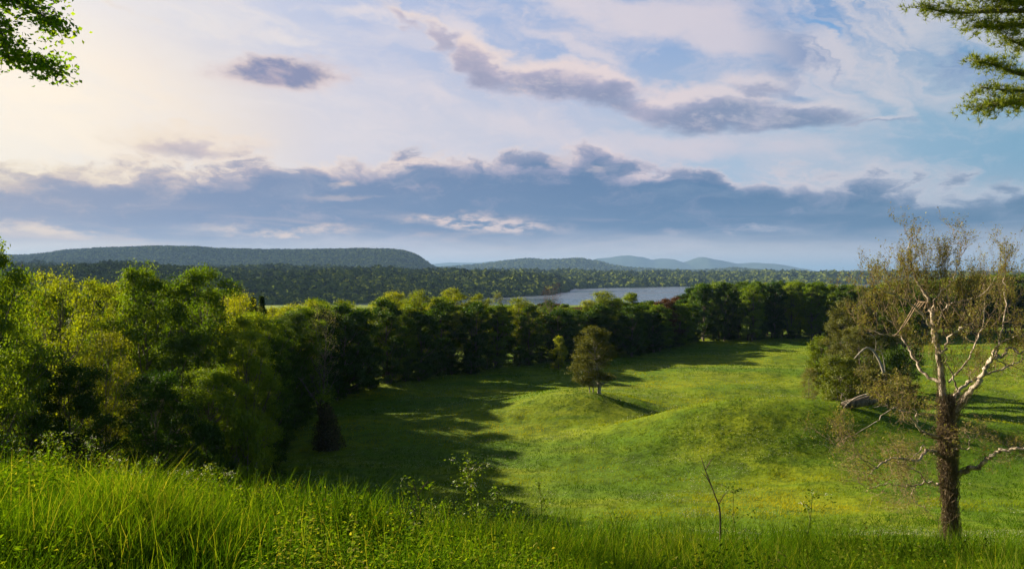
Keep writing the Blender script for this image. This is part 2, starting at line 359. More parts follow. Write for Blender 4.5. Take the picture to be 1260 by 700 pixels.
# ------------------------------------------------------------------ broadleaf trees
def lobes_broad(r, h, w, n, low=.12, topround=.8):
    out = []
    for i in range(n):
        t = (i + r.random()) / n
        zc = h * (low + (1 - low) * (.05 + .87 * t))
        env = w * math.sqrt(max(.05, math.sin(math.pi * (.12 + .80 * t ** 1.15))))
        a = i * 2.399 + r.normal() * .5
        rr = env * r.uniform(.3, .92)
        rad = w * r.uniform(.18, .44) * (1.15 - .4 * t)
        out.append((np.array([math.cos(a) * rr, math.sin(a) * rr, zc]), np.array([rad, rad, rad * r.uniform(.65, .95)])))
    out.append((np.array([r.normal() * .08 * w, r.normal() * .08 * w, h * .9]), np.array([w * .3, w * .3, h * .09])))
    return out
def crown_mesh(name, r, lobes, nsub, nleaf, size, spread=.55, tall=0.):
    mb = MB()
    for c, rad in lobes:
        u = unit(r.normal(size=(nsub, 3))); u[:, 2] = np.where(u[:, 2] < -.3, -u[:, 2] * .6, u[:, 2])
        sc = c + u * rad * r.uniform(.45, 1.12, (nsub, 1))
        ld = r.random(nsub)
        C = np.repeat(sc, nleaf, 0) + r.normal(size=(nsub * nleaf, 3)) * spread * np.array([1, 1, .55 + tall])
        Nn = np.repeat(u, nleaf, 0) * .8 + np.array([0, 0, .5]) + r.normal(size=C.shape) * .7
        leaves(mb, C, Nn, size * r.uniform(.7, 1.3, len(C)), r, var=np.clip(np.repeat(ld, nleaf) * .7 + r.random(len(C)) * .3, 0, 1))
    return mb.mesh(name)
def trunk_mesh(name, r, h, lobes, rad=.32, twigs=3):
    mb = MB(); n = 9
    zt = np.linspace(-.6, h * .8, n); wob = np.cumsum(r.normal(size=(n, 2)) * .16, 0); wob[:2] = 0
    P = np.stack([wob[:, 0], wob[:, 1], zt], 1); R = rad * (1 - zt.clip(0) / (h * .86)) ** .8 + .03; R[0] *= 1.5; R[1] *= 1.1
    tube(mb, P, R, 8)
    for c, rr in lobes:
        rl = math.hypot(c[0], c[1]); z0 = max(h * .08, min(h * .72, c[2] - .9 * rl - rr[2] * .5))
        k = np.interp(z0, zt, np.arange(n)); b = np.array([np.interp(z0, zt, P[:, 0]), np.interp(z0, zt, P[:, 1]), z0])
        R0 = np.interp(z0, zt, R) * .5
        mid = (b + c) / 2 + r.normal(size=3) * .25 + np.array([0, 0, -.15 * rl])
        Q = spline([b, mid, c, c + (c - mid) * .35 + [0, 0, .4]], 4)
        tube(mb, Q, np.linspace(R0, .025, len(Q)), 5)
        for _ in range(twigs):
            e = c + unit(r.normal(size=3) + [0, 0, .4]) * rr * .95; s = Q[len(Q) // 2 + r.integers(0, 3)]
            tube(mb, spline([s, (s + e) / 2 + r.normal(size=3) * .2, e], 3), np.linspace(R0 * .35 + .01, .012, 7), 4)
    return mb.mesh(name, True)
VAR = {}
def variant(key, seed, h, w, nl, nsub, nleaf, size, low=.12, spread=.5, rad=.32, lob=None, tall=0.):
    r = np.random.default_rng(seed); lb = lob(r, h, w) if lob else lobes_broad(r, h, w, nl, low)
    VAR[key] = (crown_mesh('crown', r, lb, nsub, nleaf, size, spread, tall), trunk_mesh('trunk', r, h, lb, rad), h, w)
for i in range(6): variant('far%d' % i, 100 + i, 20, 5.6, 30, 20, 26, .40, .05, .50)
for i in range(5): variant('near%d' % i, 200 + i, 22, 6.6, 44, 30, 30, .25, .06, .40)
for i in range(2): variant('sparse%d' % i, 300 + i, 20, 5.2, 34, 16, 16, .24, .22, .45, .22)
for i in range(3): variant('airy%d' % i, 350 + i, 20, 5.8, 34, 16, 16, .32, .15, .55)
variant('bare0', 321, 20, 5.4, 30, 12, 5, .18, .25, .5, .26)
for i in range(3): variant('round%d' % i, 450 + i, 9, 4.0, 34, 26, 22, .22, -.02, .34, .14)
for i in range(3): variant('bush%d' % i, 400 + i, 5, 3.0, 14, 16, 26, .26, -.02, .30, .10)
CPM = {}
def crown_for(key, mat):
    """a copy of the variant's crown mesh carrying its own leaf material (mesh data shared by every tree of that look)"""
    k = (key, mat)
    if k not in CPM:
        me = VAR[key][0].copy(); me.materials.clear(); me.materials.append(M[mat]); CPM[k] = me
    return CPM[k]
def trunk_for(key, mat):
    k = (key, 't', mat)
    if k not in CPM:
        me = VAR[key][1].copy(); me.materials.clear(); me.materials.append(M[mat]); CPM[k] = me
    return CPM[k]
def tree(x, y, height, key, mat, label, group=None, width=None, bark='bark', name='broadleaf_tree', cat='tree', sink=.1):
    _, _, h, w = VAR[key]; s = height / h; sx = s if width is None else width / (2 * w) / 1.12
    o = empty(name, (x, y, h1(x, y) - sink), label, cat, group, rng.uniform(0, 6.28), (sx, sx, s))
    link('trunk', trunk_for(key, bark), None, o); link('crown', crown_for(key, mat), None, o)
    return o
def tree_px(px, d, top, key, mat, label, group=None, wpx=None, **k):
    x = at(px, d); g = h1(x, d); return tree(x, d, (HY - top) / F * d - g, key, mat, label, group, None if wpx is None else wpx / F * d, **k)

# the tall nearer trees at the left, each placed by eye
NEAR = [
 (-22, 52, 276, 'near0', 'leaf_mid', 'loose-crowned tall tree cut by the left edge above the grass', 150),
 (12, 66, 318, 'sparse0', 'leaf_mid', 'thin green tree with brown stems showing, second from the left edge', 120),
 (70, 74, 326, 'sparse1', 'leaf_yel', 'sparse olive-yellow tree with many bare brown limbs in front of the long hill', 120),
 (118, 80, 334, 'sparse0', 'leaf_yel', 'thin yellow-tipped tree just left of the tallest round green tree', 95),
 (178, 76, 315, 'near1', 'leaf_mid', 'tallest round green tree of the left group, under the long hill', 125),
 (246, 80, 319, 'near2', 'leaf_mid', 'broad green tree right beside the tallest round one', 115),
 (290, 88, 352, 'sparse1', 'leaf_yel', 'bright yellow-green tree at the right shoulder of the left group', 90),
 (133, 60, 396, 'sparse0', 'leaf_bush', 'lower light yellow-green tree standing before the tall round tree', 95),
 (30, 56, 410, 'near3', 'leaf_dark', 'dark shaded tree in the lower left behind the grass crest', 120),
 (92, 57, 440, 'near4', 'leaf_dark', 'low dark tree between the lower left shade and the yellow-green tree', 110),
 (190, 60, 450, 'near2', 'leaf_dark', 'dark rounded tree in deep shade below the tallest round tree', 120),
 (262, 64, 442, 'near0', 'leaf_mid', 'rounded medium green tree at the front right foot of the left group', 115),
 (225, 70, 400, 'near3', 'leaf_dark', 'dark tree tucked between the two broad green crowns', 110),
 (300, 74, 400, 'near4', 'leaf_mid', 'tree forming the right edge of the left group above the shaded meadow', 90),
 (-40, 62, 330, 'near1', 'leaf_dark', 'dark tree behind the loose crown at the left edge', 130),
 (60, 92, 345, 'near3', 'leaf_mid', 'green tree peeping out between the sparse yellow trees', 100),
 (150, 95, 338, 'near4', 'leaf_yel', 'yellow-green tree behind the gap left of the tallest tree', 100),
 (215, 98, 335, 'near0', 'leaf_dark', 'dark green tree filling behind the two broad green crowns', 110),
]
for px, d, top, key, mat, lab, wpx in NEAR: tree_px(px, d, top, key, mat, lab, 'tall trees on the left', wpx)

for i in range(26):
    d = rng.uniform(100, 175); px = -140 + 17 * i + rng.normal() * 4
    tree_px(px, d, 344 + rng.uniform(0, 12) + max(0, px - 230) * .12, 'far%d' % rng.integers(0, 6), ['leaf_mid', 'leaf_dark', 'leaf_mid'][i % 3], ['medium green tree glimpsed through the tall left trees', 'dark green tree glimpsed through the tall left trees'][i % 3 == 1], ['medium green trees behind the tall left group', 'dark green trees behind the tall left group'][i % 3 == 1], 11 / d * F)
# the edge of the wood round the meadow, row behind row
SKY_PX = [-200, 270, 300, 325, 350, 390, 430, 450, 472, 500, 520, 550, 580, 610, 640, 678, 700, 740, 770, 800, 830, 860, 900, 940, 980, 1010, 1036, 1060, 1120, 1180, 1230, 1300, 1500]
SKY_Y = [350, 352, 366, 374, 367, 362, 362, 370, 357, 356, 360, 352, 358, 362, 363, 362, 366, 357, 360, 367, 361, 347, 344, 345, 344, 346, 348, 350, 343, 338, 334, 334, 334]
EDGE = [(300, 600), (318, 570), (345, 535), (385, 505), (425, 488), (480, 472), (540, 463), (600, 455), (660, 449), (720, 443), (780, 437), (822, 429), (858, 420), (930, 418), (1010, 417), (1070, 416), (1140, 413), (1230, 410), (1320, 410), (1420, 410)]
EP = np.array([hit(a, b)[:2] for a, b in EDGE])
seg = np.linalg.norm(np.diff(EP, axis=0), axis=1); cum = np.concatenate([[0], np.cumsum(seg)])
def edge_at(s):
    return np.array([np.interp(s, cum, EP[:, 0]), np.interp(s, cum, EP[:, 1])])
FRONT_LABEL = {}
count_front = 0
KIND_TXT = {'leaf_dark': 'dark green', 'leaf_mid': 'medium green', 'leaf_yel': 'yellow-green', 'leaf_olive': 'olive', 'leaf_rust': 'reddish brown', 'leaf_pale': 'pale'}
def sky_top(px): return float(np.interp(px, SKY_PX, SKY_Y))
def matpick(px, row):
    q = rng.random()
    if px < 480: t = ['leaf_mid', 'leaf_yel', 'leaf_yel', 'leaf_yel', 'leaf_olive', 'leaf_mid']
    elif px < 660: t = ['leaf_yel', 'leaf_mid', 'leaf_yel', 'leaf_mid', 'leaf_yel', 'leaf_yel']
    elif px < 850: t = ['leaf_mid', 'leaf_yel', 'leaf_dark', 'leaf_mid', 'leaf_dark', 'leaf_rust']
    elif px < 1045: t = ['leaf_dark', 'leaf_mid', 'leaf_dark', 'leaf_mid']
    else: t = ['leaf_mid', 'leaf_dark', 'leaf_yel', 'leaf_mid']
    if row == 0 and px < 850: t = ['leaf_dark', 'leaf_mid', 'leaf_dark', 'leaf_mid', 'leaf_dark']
    return t[int(q * len(t))]
rows = [(1.5, 6.3, 6), (8, 6.6, 3), (15, 7.5, 1), (24, 9, 1), (36, 11, 0)]
row_txt = ['at the meadow edge of the wood', 'in the second rank of the wood', 'showing its top in mid-wood', 'showing its top deep in the wood', 'topping the back of the wood']
for ri, (off, step, drop) in enumerate(rows):
    s = rng.uniform(0, step)
    while s < cum[-1]:
        p = edge_at(s); q = edge_at(min(s + 2, cum[-1])); t_ = q - p; nrm = np.array([-t_[1], t_[0]]) / (np.linalg.norm(t_) + 1e-6)
        if p[0] < -5 and nrm[0] > 0: nrm = -nrm
        o_ = off + rng.normal() * 1.5; x, y = p + nrm * o_ + rng.normal(size=2) * .8
        s += step * rng.uniform(.75, 1.25)
        px = CX + F * x / y
        if px > 1400 or px < 250: continue
        top = sky_top(px) + (abs(rng.normal()) * 5 + (5 if 440 < px < 790 else 0) + drop * rng.uniform(0, 2.6) if px < 850 else abs(rng.normal()) * 1.6)
        g = h1(x, y); hh = (HY - top) / F * y - g
        hh = min(hh, 24.5)
        if hh < 8: continue
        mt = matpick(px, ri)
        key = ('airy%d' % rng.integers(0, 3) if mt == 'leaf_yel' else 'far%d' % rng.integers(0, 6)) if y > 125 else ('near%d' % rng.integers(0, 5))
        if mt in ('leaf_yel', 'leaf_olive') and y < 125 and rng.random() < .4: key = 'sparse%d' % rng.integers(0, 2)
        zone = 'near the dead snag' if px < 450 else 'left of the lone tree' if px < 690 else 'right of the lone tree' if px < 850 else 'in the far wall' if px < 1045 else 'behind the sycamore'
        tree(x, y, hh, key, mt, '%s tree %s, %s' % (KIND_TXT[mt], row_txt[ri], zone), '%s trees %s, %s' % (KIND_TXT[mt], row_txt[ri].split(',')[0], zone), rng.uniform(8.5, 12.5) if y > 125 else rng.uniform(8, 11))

# trees of the wood that stand out
SPECIAL = [
 (484, 168, 355, 'airy2', 'leaf_yel', 'bright yellow-green round crown, left of the two brightest tops of the wood', 66),
 (512, 180, 355, 'airy0', 'leaf_yel', 'bright yellow-green crown joined to the right of the leftmost bright top', 50),
 (556, 186, 351, 'airy1', 'leaf_yel', 'tallest bright yellow top midway between the left trees and the river', 62),
 (588, 188, 359, 'airy1', 'leaf_yel', 'yellow-green crown just right of the tallest bright yellow top', 46),
 (612, 196, 357, 'sparse1', 'leaf_pale', 'thin pale tree top standing against the near end of the river', 22),
 (640, 196, 364, 'airy0', 'leaf_yel', 'rounded yellow-green crown left of the leafless tree', 50),
 (677, 200, 346, 'bare0', 'leaf_rust', 'leafless brown tree rising in front of the river', 46),
 (742, 215, 355, 'airy2', 'leaf_yel', 'broad yellow-green crown under the river, right of the leafless tree', 62),
 (775, 222, 358, 'far2', 'leaf_mid', 'green crown beside the broad yellow-green one under the river', 44),
 (820, 232, 366, 'far1', 'leaf_rust', 'reddish brown tree where the curved wood meets the far wall', 46),
 (400, 122, 372, 'bare0', 'leaf_pale', 'grey half-bare tree in the shaded wood above the dead snag', 60),
 (925, 249, 347, 'far3', 'leaf_mid', 'lighter green leafy column in the middle of the far wall of trees', 40),
]
for px, d, top, key, mat, lab, wpx in SPECIAL: tree_px(px, d, top, key, mat, lab, 'standout trees of the wood', wpx, bark='bark')

# the nearer clump right of the meadow
CL = [
 (1042, 140, 364, 'near1', 'leaf_olive', 'left tree of the clump behind the sycamore, olive-green', 62),
 (1078, 136, 352, 'near2', 'leaf_olive', 'middle olive-green tree of the clump behind the sycamore', 70),
 (1112, 146, 344, 'near3', 'leaf_dark', 'tallest dark green tree of the clump behind the sycamore', 66),
 (1060, 128, 395, 'near0', 'leaf_olive', 'lower olive front tree of the clump behind the sycamore', 60),
 (1100, 124, 425, 'round1', 'leaf_dark', 'dark low tree at the right foot of the clump', 44),
]
for px, d, top, key, mat, lab, wpx in CL: tree_px(px, d, top, key, mat, lab, 'clump of trees right of the meadow', wpx)
BU = [
 (1030, 108, 436, 'round1', 'leaf_bush', 'yellow-green bush beside the fallen log', 66),
 (1075, 112, 452, 'round2', 'leaf_olive', 'olive bush behind the fallen log', 60),
 (1112, 118, 462, 'round0', 'leaf_olive', 'thin brownish shrub left of the sycamore trunk', 46),
 (996, 118, 448, 'sparse0', 'leaf_olive', 'small thin shrub at the left of the yellow-green bush', 34),
 (1010, 150, 412, 'round0', 'leaf_yel', 'small green shrub at the left foot of the clump', 44),
 (688, 182, 414, 'bush0', 'leaf_yel', 'small round yellow-topped shrub in front of the wood, left of the lone tree', 30),
 (300, 62, 505, 'bush1', 'leaf_mid', 'leafy green shrub at the right foot of the left trees', 62),
 (255, 60, 520, 'bush0', 'leaf_dark', 'dark shrub under the left trees, left of the leafy green shrub', 80),
]
for px, d, top, key, mat, lab, wpx in BU: tree_px(px, d, top, key, mat, lab, None, wpx, name='shrub', cat='shrub')
s = 0
while s < cum[15]:
    p = edge_at(s) + rng.normal(size=2) * .8; s += rng.uniform(3.5, 6.5)
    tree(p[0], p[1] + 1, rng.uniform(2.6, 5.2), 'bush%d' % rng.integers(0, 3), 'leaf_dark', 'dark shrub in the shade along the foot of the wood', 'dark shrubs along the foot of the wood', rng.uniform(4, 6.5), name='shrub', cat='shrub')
# two spruces by the far clearing
def conifer(name):
    r = np.random.default_rng(55); mb = MB()
    n = 5200; t = r.random(n) ** .8; a = r.random(n) * 6.283; layer = (t * 14) % 1
    rr = (1 - t) * 3.4 * (.35 + .65 * (1 - layer)) * r.uniform(.3, 1, n)
    C = np.stack([np.cos(a) * rr, np.sin(a) * rr, 1 + t * 18 - rr * .25], 1)
    leaves(mb, C, np.stack([np.cos(a) * .4, np.sin(a) * .4, np.ones(n)], 1), .55, r, .4); tb = MB(); tube(tb, [(0, 0, -.5), (0, 0, 9), (0, 0, 18.5)], [.3, .18, .03], 7)
    return mb.mesh(name), tb.mesh('trunk', True)
sc_, st_ = conifer('crown'); sc_.materials.append(M['leaf_dark']); st_.materials.append(M['bark'])
for px, d, top, lab in [(311, 118, 366, 'left dark pointed spruce poking above the yellow-green wood'), (322, 124, 365, 'right dark pointed spruce poking above the yellow-green wood')]:
    x = at(px, d); g = h1(x, d); s = ((HY - top) / F * d - g) / 19
    o = empty('spruce_tree', (x, d, g), lab, 'tree', 'two dark spruces', sc=(s * 1.7, s * 1.7, s)); link('trunk', st_, None, o); link('crown', sc_, None, o)

# ------------------------------------------------------------------ the lone tree on its mound
b = hit(737, 484); dL = b[1]; k = dL / F
def lone_lobes():
    prof = [(404, -3, 12), (410, 4, 20), (417, -4, 24), (424, 3, 26), (432, 8, 26), (440, -2, 27), (448, -6, 28), (456, 2, 28), (463, -10, 22), (466, 10, 20), (466, -13, 12), (468, 16, 10), (444, 14, 16), (428, -10, 16), (452, -12, 18), (414, 14, 10), (436, 22, 8), (470, -4, 9)]
    r = np.random.default_rng(77); out = []
    for (yy, ox, hw) in prof:
        for j in range(5):
            a = j * 1.257 + r.uniform(0, 1.2); q = hw * r.uniform(.3, .68) * k; yj = max(409, yy + r.normal() * 3.)
            out.append((np.array([(ox - 8) * k + math.cos(a) * q, math.sin(a) * q * .9, (484 - yj) * k]), np.array([hw * .38 * k, hw * .38 * k, 7.5 * k])))
    return out
r = np.random.default_rng(78); lb = lone_lobes()
o = empty('lone_tree', tuple(b - [0, 0, .1]), 'lone brownish-green conical tree on the grassy mound in the meadow', 'tree')
tm = MB(); tube(tm, spline([(0, 0, -.5), (.05, 0, 2), (-.5, .1, 5.5), (-1.1, 0, 10.3)], 5), np.linspace(.34, .04, 16), 9)
for c, rr in lb:
    z0 = max(1.4, c[2] - 1.4); s0 = np.array([-.11 * z0 + .15 if z0 > 2 else 0, 0, z0]); tube(tm, spline([s0, (s0 + c) / 2 + [0, 0, -.2], c], 4), np.linspace(.07, .012, 9), 5)
link('trunk', tm.mesh('trunk', True), M['bark_pale'], o)
for dx, dd_ in ((-.85, .2), (-1.5, -.3)):
    s2 = MB(); tube(s2, spline([(dx, dd_, -.5), (dx - .1, dd_, 1.6), (dx * .6, 0, 4.4)], 5), np.linspace(.12, .03, 11), 7); link('stem', s2.mesh('stem', True), M['bark_pale'], o)
link('crown', crown_mesh('crown', r, lb, 14, 22, .19, .26), M['leaf_olive'], o)

# dead snag wrapped in vines, in the shade at the left of the meadow
b = hit(400, 553); k = b[1] / F
o = empty('dead_snag', tuple(b), 'broken dead trunk wrapped in dark vines in the shaded meadow', 'tree stump')
mb = MB(); tube(mb, spline([(0, 0, -.4), (0, 0, 3), (-.3, 0, 5.0), (-.5, .1, 7.2)], 5), np.linspace(.75, .3, 16), 10); link('trunk', mb.mesh('trunk', True), M['bark'], o)
mb = MB(); tube(mb, spline([(-.35, 0, 5.6), (-1.6, 0, 7.0), (-2.8, .2, 8.6), (-3.6, 0, 9.8)], 5), np.linspace(.15, .03, 16), 7)
for _ in range(16):
    t_ = rng.uniform(.25, 1); q = np.array([-.35 - 3.2 * t_, .1, 5.6 + 4.2 * t_]); e = q + np.array([rng.normal() * .8, rng.normal() * .6, rng.uniform(-.2, 1.0)]); tube(mb, spline([q, (q + e) / 2 + rng.normal(size=3) * .15, e], 3), np.linspace(.05, .012, 7), 4)
link('limb', mb.mesh('limb', True), M['bark'], o)
r = np.random.default_rng(5); n = 5200; zz = r.random(n) ** 1.2; a = r.random(n) * 6.283; rad = (1.55 - .95 * zz) * r.uniform(.45, 1.1, n) * (.55 + .9 * vnoise(a * 1.3 + 5, zz * 6, 8)) + .25
C = np.stack([np.cos(a) * rad + .45 * (1 - zz), np.sin(a) * rad * .8, zz * 6.2 + .1], 1); mb = MB()
leaves(mb, C, np.stack([np.cos(a), np.sin(a), .3 + 0 * a], 1) + r.normal(size=(n, 3)) * .5, .28, r); link('vines', mb.mesh('vines'), M['snagvine'], o)
n = 420; C = r.normal(size=(n, 3)) * [.7, .7, .6] + [-.2, 0, 7.0]; mb = MB(); leaves(mb, C, r.normal(size=(n, 3)), .26, r); link('sprouts', mb.mesh('sprouts'), M['leaf_mid'], o)

# fallen log
b = hit(1052, 503); k = b[1] / F
o = empty('fallen_log', tuple(b), 'thick fallen log with a pale broken branch lying before the yellow-green bush', 'log')
mb = MB(); tube(mb, spline([(-1.8, .2, .4), (0, 0, .8), (2.0, .3, 1.1), (3.1, .6, 1.0)], 5), [.4, .5, .58, .62, .64, .66, .68, .7, .7, .7, .68, .66, .6, .55, .5, .1], 10); link('trunk', mb.mesh('trunk', True), M['log'], o)
mb = MB()
for P_, r0 in (([(1.6, -.5, 2.1), (-.2, -.7, 1.6), (-1.6, -.7, .6), (-1.9, -.7, .1)], .16), ([(-1.4, -.7, .8), (-2.2, -.7, 1.5), (-2.1, -.7, 2.3)], .07), ([(-1.2, -.7, 1.0), (-1.9, -.8, 1.9), (-3.0, -.8, 2.8)], .05)):
    Q = spline(P_, 5); tube(mb, Q, np.linspace(r0, .03, len(Q)), 6)
link('branch', mb.mesh('branch', True), M['bark_syc'], o)
# dark broken trunk higher in the clump, with its pale limb
b = hit(1085, 470); dd0 = 119.; mb = MB()
def P3(px, py, d): return np.array([at(px, d), d, (HY - py) / F * d])
o = empty('leaning_dead_tree', tuple(np.array([at(1092, dd0), dd0, h1(at(1092, dd0), dd0)])), 'leaning dead tree with pale broken limbs inside the clump of trees', 'tree')
L0 = np.array(o.location)
for pts_, ra, rb in (([(1092, 505), (1090, 470), (1080, 440), (1066, 428), (1046, 447)], .30, .08), ([(1090, 462), (1085, 434), (1072, 429)], .10, .04), ([(1075, 440), (1078, 420), (1070, 410), (1062, 410)], .05, .02)):
    Q = spline([P3(a_, b_, dd0 - 3.0 * (i_ > 0)) - L0 for i_, (a_, b_) in enumerate(pts_)], 5); tube(mb, Q, np.linspace(ra, rb, len(Q)), 7)
link('trunk', mb.mesh('trunk', True), M['bark_pale'], o)

# ------------------------------------------------------------------ the sycamore at the right
D0 = 43.0; BX0 = at(1171, D0); BG = h1(BX0, D0)
ro = empty('sycamore_tree', (BX0, D0, BG), 'pale-limbed sycamore with sparse opening leaves and vine-wrapped trunk at the right', 'tree')
OR = np.array([BX0, D0, BG])
def SY(px, py, dz=0.): return np.array([at(px, D0 + dz), D0 + dz, (HY - py) / F * (D0 + dz)]) - OR
r = np.random.default_rng(91)
base_py = HY - BG / D0 * F
tr = MB(); Q = spline([SY(1172, base_py + 12), SY(1171, 650), SY(1168, 600), SY(1166, 540), SY(1164, 508)], 6)
tube(tr, Q, np.interp(np.linspace(0, 1, len(Q)), [0, .1, .5, 1], [.44, .30, .25, .22]), 14)
link('trunk', tr.mesh('trunk', True), M['bark_syc_low'], ro)
LIMBS = [  # (points px,py,depth offset), start radius, end radius, dark?
 ([(1164, 512, 0), (1160, 480, 0), (1157, 455, 0), (1153, 425, 0), (1149, 405, .2), (1146, 385, .4), (1139, 362, .6), (1129, 348, .8), (1121, 325, 1.0), (1118, 308, 1.0), (1121, 296, 1.)], .30, .02, 0),
 ([(1149, 405, .2), (1140, 393, 0), (1128, 379, -.4), (1115, 370, -.8), (1103, 363, -1.2), (1094, 352, -1.5), (1085, 335, -1.6)], .13, .015, 0),
 ([(1154, 432, 0), (1160, 432, -.3), (1168, 416, -.5), (1178, 408, -.8), (1186, 401, -1), (1198, 396, -1.2), (1212, 380, -1.2)], .14, .02, 0),
 ([(1150, 408, .2), (1158, 388, .5), (1166, 377, .8), (1178, 372, 1.), (1197, 367, 1.3), (1217, 356, 1.6), (1226, 340, 1.8)], .12, .02, 0),
 ([(1146, 385, .4), (1150, 370, 0), (1162, 355, -.4), (1172, 345, -.8), (1178, 325, -1), (1182, 300, -1.)], .07, .012, 0),
 ([(1157, 470, 0), (1140, 461, .6), (1128, 446, 1.2), (1119, 430, 1.6), (1108, 412, 2.), (1098, 397, 2.2), (1084, 384, 2.3)], .15, .03, 1),
 ([(1168, 522, 0), (1180, 500, -.5), (1194, 482, -1), (1207, 465, -1.6), (1214, 452, -2), (1222, 440, -2.2), (1234, 438, -2.4), (1243, 428, -2.6), (1253, 434, -3), (1266, 430, -3.3)], .27, .05, 0),
 ([(1214, 452, -2), (1226, 430, -2.2), (1240, 418, -2.5), (1262, 410, -2.8), (1282, 392, -3)], .13, .03, 1),
 ([(1222, 440, -2.2), (1234, 446, -2.4), (1243, 454, -2.6)], .07, .03, 0),
 ([(1165, 508, 0), (1175, 486, .8), (1188, 474, 1.4), (1205, 465, 2.), (1225, 458, 2.6), (1245, 448, 3.2), (1262, 440, 3.8), (1290, 425, 4.2)], .17, .03, 1),
 ([(1177, 480, .8), (1173, 465, .6), (1167, 450, .4), (1162, 436, .2), (1166, 422, .1)], .08, .02, 0),
 ([(1189, 472, 1.4), (1194, 460, 1.2), (1192, 453, 1.), (1187, 454, .9)], .06, .02, 0),
 ([(1156, 538, 0), (1143, 535, -.6), (1134, 530, -1), (1125, 518, -1.5), (1115, 508, -2), (1100, 502, -2.6), (1088, 498, -3), (1074, 500, -3.4)], .14, .03, 1),
 ([(1128, 522, -1.4), (1128, 510, -1.4), (1122, 500, -1.6), (1106, 487, -1.8), (1082, 487, -2.)], .06, .015, 0),
 ([(1160, 562, 0), (1147, 555, -1), (1138, 555, -1.5), (1127, 566, -2.2), (1110, 564, -3), (1092, 566, -3.6), (1079, 575, -4), (1070, 583, -4.2)], .15, .04, 1),
 ([(1140, 555, -1.4), (1135, 548, -1.5), (1127, 560, -2), (1108, 568, -2.6), (1098, 566, -3.)], .06, .02, 0),
 ([(1156, 596, 0), (1147, 594, -1), (1138, 594, -1.5), (1122, 598, -2.4), (1108, 598, -3), (1092, 594, -3.4)], .10, .02, 0),
 ([(1140, 594, -1.5), (1130, 580, -1.8), (1118, 575, -2.2), (1104, 570, -2.6)], .07, .02, 0),
 ([(1126, 598, -2.2), (1121, 608, -2.3), (1128, 617, -2.4), (1140, 627, -2.4)], .05, .012, 0),
 ([(1176, 584, 0), (1190, 578, -.6), (1206, 573, -1), (1214, 564, -1.5), (1228, 556, -2), (1241, 553, -2.4), (1262, 550, -3), (1290, 540, -3.4)], .21, .08, 1),
 ([(1168, 553, 0), (1180, 551, -.8), (1191, 552, -1.2), (1194, 541, -1.4), (1190, 535, -1.5), (1188, 528, -1.5)], .06, .025, 0),
 ([(1168, 470, 1), (1192, 440, 3), (1206, 410, 4), (1212, 380, 4.5), (1210, 350, 4.6), (1216, 330, 4.6)], .10, .02, 0),
 ([(1225, 440, -2.2), (1232, 410, -1), (1238, 380, 0), (1236, 350, .5), (1240, 325, .6)], .09, .02, 0),
 ([(1108, 412, 2), (1088, 411, 2.5), (1064, 404, 3), (1046, 394, 3.2)], .05, .012, 0),
 ([(1103, 363, -1.2), (1088, 358, -1.6), (1070, 345, -2)], .05, .012, 0),
 ([(1100, 502, -2.6), (1075, 520, -3.4), (1048, 536, -4), (1026, 542, -4.4)], .045, .012, 0),
 ([(1079, 575, -4), (1056, 562, -4.5), (1030, 548, -5)], .045, .012, 0),
 ([(1092, 594, -3.4), (1070, 600, -3.8), (1050, 592, -4)], .04, .012, 0),
]
twig = MB(); bud = MB()
def twigs(p, dirn, L, rad, depth, buds=True, up=.35):
    n = 5; P_ = [p]; dcur = unit(dirn)
    for i in range(n):
        dcur = unit(dcur + r.normal(size=3) * .28 + np.array([0, 0, up * .35])); P_.append(P_[-1] + dcur * L / n)
    rad = max(rad, .0035); P_ = np.array(P_); tube(twig, P_, np.linspace(rad, rad * .35, n + 1), 4 if rad > .012 else 3)
    if depth > 0:
        for _ in range(r.integers(3, 6)):
            i = r.integers(1, n + 1); sd = unit(P_[i] - P_[i - 1]) * .8 + unit(r.normal(size=3)) * .9 + [0, 0, up]
            twigs(P_[i], sd, L * r.uniform(.45, .75), rad * .5, depth - 1, buds, up)
    if buds and depth <= 1:
        m = r.integers(1, 4) if p[2] > 8.5 else r.integers(0, 3); i = r.integers(1, n + 1, m); C = P_[i] + r.normal(size=(m, 3)) * .05
        leaves(bud, C, r.normal(size=(m, 3)) + [0, 0, .4], r.uniform(.05, .12, m), r, .6)
for pts_, ra, rb, dark in LIMBS:
    Q = spline([SY(*p_) for p_ in pts_], 5)
    Q[1:-1] += r.normal(size=(len(Q) - 2, 3)) * .045; ra *= .68; rb *= .68
    lm = MB(); tube(lm, Q, np.linspace(ra, rb, len(Q)) if ra < .25 else np.interp(np.linspace(0, 1, len(Q)), [0, .6, 1], [ra, ra * .5, rb]), 8 if ra > .1 else 6)
    link('limb', lm.mesh('limb', True), M['bark_syc_low'] if dark and ra > .16 else M['bark_syc'], ro)
    lenp = np.linalg.norm(np.diff(Q, axis=0), axis=1).sum(); low = Q[:, 2].mean() < 7.0
    nt_ = int(lenp * (1.5 if not low else 1.9)) + 3
    for _ in range(nt_):
        i = int(len(Q) * r.uniform(.3, 1)) ; i = min(max(i, 1), len(Q) - 1); tdir = unit(Q[i] - Q[i - 1])
        twigs(Q[i], tdir * .6 + unit(r.normal(size=3)) * .8 + [0, 0, .25 if not low else .05], r.uniform(.8, 1.7), .013, 3 if r.random() < .45 else 2, True, .45 if not low else .12)
